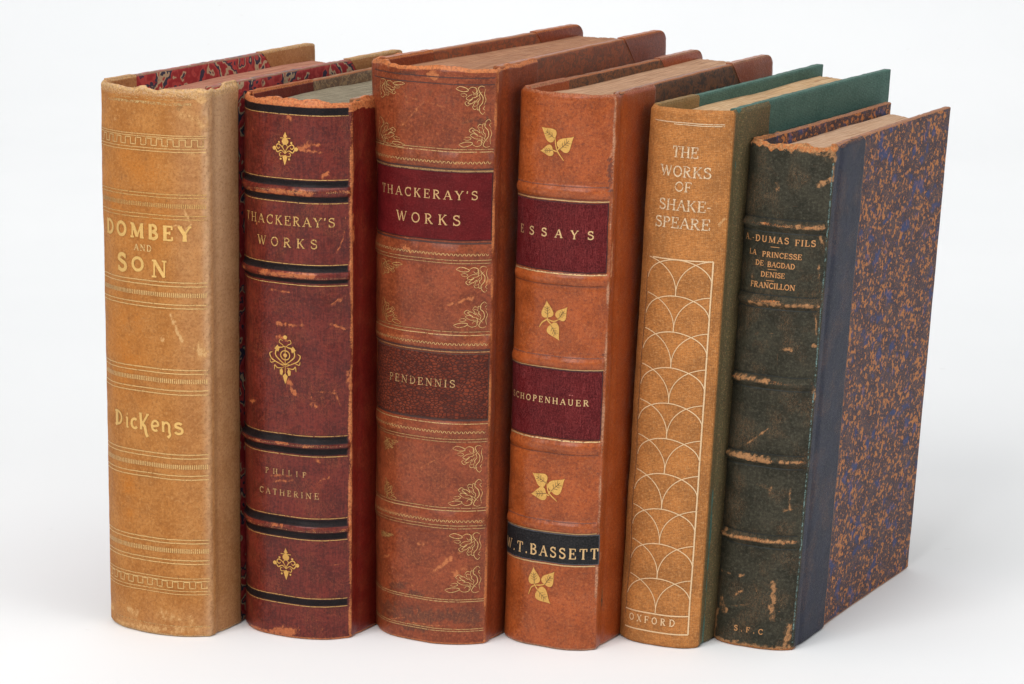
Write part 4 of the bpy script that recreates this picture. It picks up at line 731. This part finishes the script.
def book_brown():
    d = DS[2]; ch = sorted(d['chain'])
    B = Book(2, 33.2, 0.5, [(c, 2.6) for c in ch], 0.55, 35, 0.7); B.flare = 2.4
    r = new_book('book', 'tallest book, brown leather with a crimson title label above a pebbled brown label', B)
    lm = leather('brown_calf', (0.25, 0.066, 0.024), (0.34, 0.105, 0.042), (0.21, 0.045, 0.013), (0.31, 0.075, 0.022), (0.50, 0.165, 0.055), (0.075, 0.022, 0.014), None, 'calf', 0.36, (0.45, 0.60), 0.12, (0.54, 0.16, 0.045), tone=(.74, .45, .38), gloss=.22, coat=.22, speck=(0.42, 0.14, 0.05))  # side colours painted darker to add the shade on the side face
    def wf(B, S, Z, w):
        g = S - B.half; n = fbm(S / 2.5, Z / 9, 71)
        w = np.maximum(w, (0.85 * n + 0.16) * np.exp(-(g / 1.1) ** 2))
        for m in ch: w = np.maximum(w, (0.18 + 0.42 * fbm(S / 6, Z / 2, 6)) * np.exp(-np.abs((Z - m) / 2.4) ** 4) * (np.abs(S) < B.half - 1))
        return w
    sp = make_spine(B, lm, r, wf, (0.2, 2))
    le = -B.half + 2.6; re = d['rend']
    lab = label_mat('crimson_label_leather', (0.080, 0.004, 0.005), (0.12, 0.007, 0.008), (0.23, 0.035, 0.035), (0.06, 0.02, 0.02), 'none', 0.42)
    gr = label_mat('grained_brown_leather', (0.14, 0.026, 0.013), (0.22, 0.044, 0.020), (0.055, 0.016, 0.012), (0.10, 0.05, 0.04), 'pebble', 0.4)
    z = d['label']; p = patch(B, 'title_label', lab, r, le, re, z[1], z[0], 0.22, .1, 0.0002); p['label'] = 'crimson title label'
    for (tx, s0, s1, zz, h, _), ht in zip(d['text'][:2], (3.35, 3.85)):
        g = Ink(B, .3); write(g, tx, s0, s1, zz - .05, ht, .85, 1.14); g.build('lettering', gilt('label_gold_' + tx[:1].lower(), (0.80, 0.47, 0.20), .33), p)
    z = d['label2']; p = patch(B, 'volume_label', gr, r, le, re, z[1], z[0], 0.22, .1, 0.0002); p['label'] = 'grained brown volume label'
    tx, s0, s1, zz, h, _ = d['text'][2]; g = Ink(B, .32); write(g, tx, s0, s1, zz - .1, 2.9, .85, 1.1); g.build('lettering', GOLD_THIN, p)
    rule_each(B, 'gilt_rule', d['rule'], 0.30, le - 1.2, re, GOLD_THIN, sp)
    scl = gilt('scorched_leather', (0.09, 0.03, 0.022), .36, (0.05, 0.02, 0.018), .5, 0)
    rule_each(B, 'blind_tooled_rule', (d['dk'][0], d['dk'][0] - 2.4), 0.35, le, re, scl, sp)
    rule_each(B, 'blind_tooled_rule', (d['label'][1] - 1.0, d['label'][0] + 1.1, d['label2'][0] + 1.4, d['label2'][1] - .3), 0.55, le, re, scl, sp)
    for z in ch:
        g = Ink(B); s = le + 1
        while s < re - 1:
            g.line(arc(s, z, .48, .42, 200, -20, 6), .15, 3); g.line(arc(s + .75, z + .1, .4, .42, 160, 380, 6), .15, 3); s += 1.5
        g.build('gilt_chain_band', GOLD_PALE, sp)
    for sa, za, sb, zb, f in d['corner']:
        g = Ink(B, .2)
        for pts, wd in CORNER: g.curve([(sa + (sb - sa) * u, za + (zb - za) * v) for u, v in pts], wd * 0.95)
        g.build('gilt_corner_ornament', GOLD_PALE if f > .6 else GOLD, sp)
    fray(B, 'frayed_threads', plain('brown_thread', (0.30, 0.10, 0.04), (0.42, 0.16, 0.07)), sp, 16, -B.half, -B.half + 12, B.H * 1000, 4, 2.0, .5)
    mp = marbled_brown('tree_marbled_paper', (0.33, 0.085, 0.03), (0.24, 0.06, 0.024), (0.12, 0.055, 0.035)); bt = {}
    Dm, Hm = B.D * 1000, B.H * 1000
    for side in (1, -1):
        bd = bt[side] = board_sheet(B, side, 4, Dm, 0, Hm, 0.35, 3.0, mp, 'cover_board', r, 6.5, 51 + side)
        board_sheet(B, side, Dm - 40, Dm + .3, Hm - 40, Hm + .35, 0.0, 3.7, lm, 'leather_corner', bd, 7.0, 5, (40, 40, True))
        board_sheet(B, side, Dm - 40, Dm + .3, -0.1, 40, 0.0, 3.7, lm, 'leather_corner', bd, 4.0, 6, (40, 40, False))
    board_sheet(B, -1, 1.0, 33, 6, Hm + .3, 0.2, 3.4, lm, 'leather_turn_in', bt[-1], .1, 9)
    page_block(B, pages('brown_pages', (0.36, 0.16, 0.085), (0.47, 0.24, 0.13), (0.20, 0.09, 0.05)), r, 4.2)
book_brown()

# ================================================================== book 4: orange-brown calf, ESSAYS
def leaf(g, vein, base, tip):
    b = np.array(base); t = np.array(tip); a = t - b; L = np.hypot(*a); a = a / L; n = np.array([-a[1], a[0]])
    L *= 1.0
    out = []
    for k in range(25):
        u = k / 24; w = L * 0.42 * math.sin(math.pi * u ** 0.55) * (1 - u) ** 0.28 if 0 < u < 1 else 0
        out.append((u, w))
    bd = [b + a * (u * L - (0.05 * L if 0.02 < u < .2 else 0)) + n * w for u, w in out] + [b + a * u * L - n * w for u, w in out[::-1][1:-1]]
    g.poly(bd)
    vein.line([b, b + a * L * .66], .16)
    for u in (.2, .36, .5):
        for m in (1, -1): vein.line([b + a * L * u, b + a * L * (u + .13) + n * m * L * .17], .13)
def book_essays():
    d = DS[3]; rd = sorted(d['ridge'])
    B = Book(3, 33.5, 0.5, [((rd[k] + rd[k + 1]) / 2, 1.9) for k in range(0, len(rd), 2)], 0.95, 47, 0.35)
    r = new_book('book', 'orange-brown leather book with gilt leaf sprigs, two maroon labels and a black label', B)
    lm = leather('orange_calf', (0.34, 0.088, 0.020), (0.41, 0.120, 0.034), (0.29, 0.058, 0.008), (0.36, 0.082, 0.014), (0.46, 0.21, 0.11), (0.10, 0.03, 0.022), None, 'calf', 0.30, (0.47, 0.64), 0.1, tone=(.88, .60, .40), gloss=.22, coat=.22, speck=(0.48, 0.17, 0.06))  # darker side colours include shade, as that face turns from the light
    def wf(B, S, Z, w):
        g = S - B.half; n = fbm(S / 2.5, Z / 9, 72)
        w = np.maximum(w * np.where(Z > B.H * 1000 - 3, .55, 1), (0.8 * n + 0.18) * np.exp(-((g + .4) / 1.0) ** 2))
        return w
    sp = make_spine(B, lm, r, wf, (0.2, 2))
    le = -B.half + .8; re = d['rend']
    lab = label_mat('maroon_label_leather', (0.058, 0.003, 0.0045), (0.088, 0.005, 0.006), (0.42, 0.07, 0.07), (0.07, 0.03, 0.035), 'crack', 0.38)
    blk = label_mat('black_label_leather', (0.008, 0.008, 0.009), (0.016, 0.016, 0.017), (0.09, 0.08, 0.08), (0.10, 0.10, 0.11), 'none', 0.45)
    gl = gilt('label_gold', (0.92, 0.60, 0.28), .20)
    z = d['label']
    for k, nm in ((0, 'ESSAYS'), (1, 'SCHOPENHAUER')):
        p = patch(B, 'title_label' if k == 0 else 'author_label', lab, r, le, re - (.2 if k == 0 else 0), z[2 * k + 1], z[2 * k], 0.24, .15, 0.00025)
        tx, s0, s1, zz, h, _ = d['text'][k]; g = Ink(B, .33); write(g, tx, s0, s1, zz, 3.15 if k == 0 else 2.35, 1.0, 1.15); g.build('lettering', gl, p)
        if k == 1:
            u = d['uml']; g = Ink(B, .33)
            for q in (-.5, .5): g.disc((u[0] + q, u[1]), .28, .22, 8)
            g.build('umlaut_mark', plain('faded_red_gilding', (0.40, 0.09, 0.08), (0.5, 0.14, 0.1)), p)
        p['label'] = 'maroon leather label with gilt capitals'
    z = d['blabel']; p = patch(B, 'name_label', blk, r, le, re + 1.2, z[1], z[0], 0.24, .1, 0.00025); p['label'] = 'black name label'
    tx, s0, s1, zz, h, _ = d['text'][2]; g = Ink(B, .33); write(g, 'W.T.BASSETT', -B.half + 1.2, s1 - 1.8, zz, 4.1, .95); g.build('lettering', gl, p)
    rule_each(B, 'gilt_rule', d['rule'], 0.42, le, re, gilt('rule_gold', (0.86, 0.56, 0.26), .34), sp, .04)
    rule_each(B, 'blind_tooled_rule', [z for k in range(0, len(rd), 2) for z in (rd[k] - .7, rd[k + 1] + .7)], 0.28, le, re - .5, gilt('scorched_tan', (0.13, 0.045, 0.03), .4, (0.20, 0.06, 0.035), .5, 0), sp)
    for lv, stm in d['sprig']:
        g = Ink(B, .18); v = Ink(B, .30)
        for b, t in lv: leaf(g, v, b, t)
        for s in stm: g.curve(s, .5)
        o = g.build('gilt_leaf_sprig', GOLD_STRONG, sp); v.build('leaf_veins', plain('dark_tooling', (0.10, 0.05, 0.02), (0.16, 0.08, 0.03)), sp)
    mp = marbled_brown('shell_marbled_paper', (0.055, 0.030, 0.022), (0.15, 0.06, 0.028), (0.26, 0.09, 0.03)); bt = {}
    Dm, Hm = B.D * 1000, B.H * 1000
    for side in (1, -1):
        bd = bt[side] = board_sheet(B, side, 4, Dm, 0, Hm, 0.35, 2.8, mp, 'cover_board', r, 6.5, 61 + side)
        board_sheet(B, side, Dm - 41, Dm + .3, Hm - 41, Hm + .3, 0.02, 3.5, lm, 'leather_corner', bd, 7.0, 5, (41, 41, True))
        board_sheet(B, side, Dm - 41, Dm + .3, -0.1, 41, 0.02, 3.5, lm, 'leather_corner', bd, 4.0, 6, (41, 41, False))
    board_sheet(B, -1, 1.0, 30, 6, Hm + .3, 0.2, 3.2, lm, 'leather_turn_in', bt[-1], .1, 9)
    page_block(B, pages('tan_pages', (0.46, 0.26, 0.15), (0.56, 0.34, 0.21), (0.26, 0.13, 0.07)), r, 3.6)
book_essays()

# ================================================================== book 5: tan and green cloth, THE WORKS OF SHAKESPEARE
def book_cloth():
    d = DS[4]
    B = Book(4, 31.8, 0.7, [], 0, 59, 0.15)
    r = new_book('book', 'slim tan cloth book with green boards and a pale fan pattern down its spine', B)
    lm = leather('faded_cloth', (0.43, 0.148, 0.028), (0.50, 0.180, 0.038), (0.018, 0.045, 0.026), (0.045, 0.072, 0.034), (0.62, 0.36, 0.16), (0.22, 0.10, 0.045), None, 'cloth', 0.6, (0.62, 0.8), 0.12, cracks=0)
    def wf(B, S, Z, w): return w * .6
    sp = make_spine(B, lm, r, wf, (-1.2, 3.0))
    W1 = gilt('pale_stamping', (0.84, 0.62, 0.37), .33, (0.76, 0.50, 0.27), .5, .15); W2 = gilt('worn_pale_stamping', (0.84, 0.64, 0.42), .40, (0.7, 0.5, 0.3), .5, .15)
    rule_each(B, 'stamped_rule', d['rule'][:1], .3, d['rl'][0] - 1, d['rl'][1], W2, sp); rule_each(B, 'stamped_rule', d['rule'][1:], .3, -4, d['rl'][1], W2, sp)
    for tx, s0, s1, z, h, _ in d['text'][:5]:
        g = Ink(B); write(g, tx, s0, s1, z, 4.15 if tx != 'OF' else 3.7, .85, 1.2); g.build('lettering', gilt('white_stamping_' + tx[:2].lower().strip('-'), (0.84, 0.66, 0.44), .415, (0.7, .5, .3), .5, .1), sp)
    tx, s0, s1, z, h, _ = d['text'][5]; g = Ink(B); write(g, tx, s0, s1, z, 2.75, .95); g.build('lettering', W1, sp)
    # fan pattern
    sl = -12.6; sr = 13.8; zt = d['frame'][0][0][1]; zb1 = (d['frame'][1][0][1] + d['frame'][1][1][1]) / 2; zb0 = (d['frame'][2][0][1] + d['frame'][2][1][1]) / 2
    pk = d['peaks']; n = 10; pitch = (pk[0] - pk[3]) / 9; cx = (sl + sr) / 2 + .3; hw = (sr - sl) / 2
    g = Ink(B); g.line([(sr, zt), (sr, zb0)], .55, 2)
    g.line([(sl + 3, zt), (sr, zt)], .42, 1); g.line([(sl, zb1), (sr, zb1)], .5, 1); g.line([(sl, zb0), (sr, zb0)], .5, 1)
    g.build('stamped_frame', W1, sp)
    g = Ink(B)
    g.line([(sl, zt - 6), (sl, zb0 + 5)], .22, 2); g.build('blind_stamped_line', plain('dark_stamp', (0.12, 0.07, 0.05), (0.2, 0.1, 0.06)), sp)
    g = Ink(B)
    for k in range(n):
        z = pk[0] - k * pitch
        g.line(arc(cx, z - pitch * .68, hw - .2, pitch * .68, 172, 0, 30), .36, 3)
        hh = pitch * .92
        g.line(arc(sr, z - hh, sr - cx, hh, 90, 178, 18) + [(cx + .05, z - pitch)], .32, 3)
        g.line(arc(sl, z - hh, cx - sl, hh, 86, 2, 16) + [(cx - .05, z - pitch)], .32, 3)
    g.build('stamped_fan_pattern', W1, sp)
    gc = leather('green_cloth', (0.055, 0.118, 0.092), (0.090, 0.165, 0.130), (0.055, 0.118, 0.092), (0.090, 0.165, 0.130), (0.15, 0.30, 0.24), (0.025, 0.06, 0.05), None, 'cloth', 0.6, (0.7, 0.95), 0.1)
    oc = leather('olive_cloth', (0.24, 0.145, 0.05), (0.34, 0.20, 0.08), (0.24, 0.145, 0.05), (0.34, 0.20, 0.08), (0.35, 0.22, 0.1), (0.10, 0.07, 0.03), None, 'cloth', 0.6, (0.7, 0.95), 0.1)
    bt = {}
    for side in (1, -1): bt[side] = board_sheet(B, side, 4, B.D * 1000, 0, B.H * 1000, 0.35, 3.0, gc, 'cover_board', r, 0.8, 71 + side, wear_edge=.4)
    board_sheet(B, -1, 1.0, 32, 6, B.H * 1000 + .25, 0.2, 3.4, oc, 'cloth_turn_in', bt[-1], .1, 9)
    page_block(B, pages('cream_pages', (0.55, 0.34, 0.17), (0.66, 0.46, 0.27), (0.33, 0.17, 0.08)), r, 4.4)
book_cloth()

# ================================================================== book 6: black-green leather, marbled boards
def book_dumas():
    d = DS[5]; rd = sorted(d['ridge']); mids = [(rd[k] + rd[k + 1]) / 2 for k in range(0, len(rd), 2)]
    B = Book(5, 31, 0.5, [(m, 1.4) for m in mids], 1.35, 67, 0.8)
    r = new_book('book', 'shortest book, worn dark green spine and blue and orange speckled boards, right end of row', B)
    lm = leather('green_black_leather', (0.022, 0.021, 0.013), (0.046, 0.041, 0.027), (0.012, 0.016, 0.038), (0.024, 0.028, 0.058), (0.50, 0.24, 0.10), (0.020, 0.019, 0.013), None, 'suede', 0.42, (0.46, 0.58), 0.15, (0.55, 0.17, 0.05), gloss=.14, speck=(0.13, 0.12, 0.085))
    def wf(B, S, Z, w):
        g = S - B.half
        w = np.maximum(w, .62 * sstep(B.strip - .9, B.strip, g))
        n = fbm(S / 2, Z / 6, 74)
        w = np.maximum(w, (0.55 * n) * np.exp(-((g + 1.6) / .7) ** 2))
        for m in mids: w = np.maximum(w, (0.12 + 0.62 * fbm(S / 6, Z / 2, 9)) * np.exp(-np.abs((Z - m - .4) / 1.0) ** 4) * (np.abs(S) < B.half - 1.5))
        w = np.maximum(w, sstep(3.0, 1.0, B.H * 1000 - Z + (fbm(S / 2, S * 0, 4) - .5) * 3) * .95 * (S < B.half + 2))
        return np.where((S > B.half + 3) & (g < B.strip - 1), w * .5, w)
    sp = make_spine(B, lm, r, wf, (-0.4, 1.2))
    le = -B.half + 1; re = d['rend'] - 1
    teal = gilt('faded_teal_edge', (0.10, 0.17, 0.155), .47, (0.2, 0.3, 0.28), .6, 0)
    g = Ink(B)
    g.line([(B.half - .6, 3), (B.half - .6, B.H * 1000 - 6)], .5, 2); g.build('faded_edge', teal, sp)
    blk = plain('dark_fillet', (0.012, 0.014, 0.012), (0.025, 0.028, 0.022))
    rule_each(B, 'blind_tooled_rule', [m + q for m in mids for q in (-2.6, 2.5)], .35, le, re, blk, sp, .03)
    gd = gilt('dull_gold', (0.72, 0.36, 0.13), .30, (0.5, 0.22, 0.08), .5, .2)
    for (tx, s0, s1, z, h, _), ht in zip(d['text'], (2.35, 2.35, 1.95, 2.0, 1.95, 1.95, 1.95, 2.15, 2.1)):
        g = Ink(B, .2); write(g, tx, s0, s1, z, ht, 1.1, 1.15); g.build('lettering', gd, sp)
    g = Ink(B, .2)
    for a, b in d['dash']: g.line([a, b], .22)
    g.build('gilt_dashes', gd, sp)
    fray(B, 'frayed_threads', plain('rust_thread', (0.44, 0.15, 0.05), (0.55, 0.26, 0.11)), sp, 46, -B.half + 1, B.half - 1, B.H * 1000 - .8, 5, 1.2, .35)
    mp = marbled_blue('speckled_marbled_paper'); bt = {}
    for side in (1, -1): bt[side] = board_sheet(B, side, 4, B.D * 1000, 0, B.H * 1000, 0.35, 2.6, mp, 'cover_board', r, 2.0, 81 + side, wear_edge=1.3)
    board_sheet(B, -1, 1.0, 14, 6, B.H * 1000 + .3, 0.2, 3.0, lm, 'leather_turn_in', bt[-1], .1, 9)
    page_block(B, pages('pale_pages', (0.55, 0.34, 0.21), (0.63, 0.42, 0.28), (0.38, 0.21, 0.12)), r, 4.6)
book_dumas()
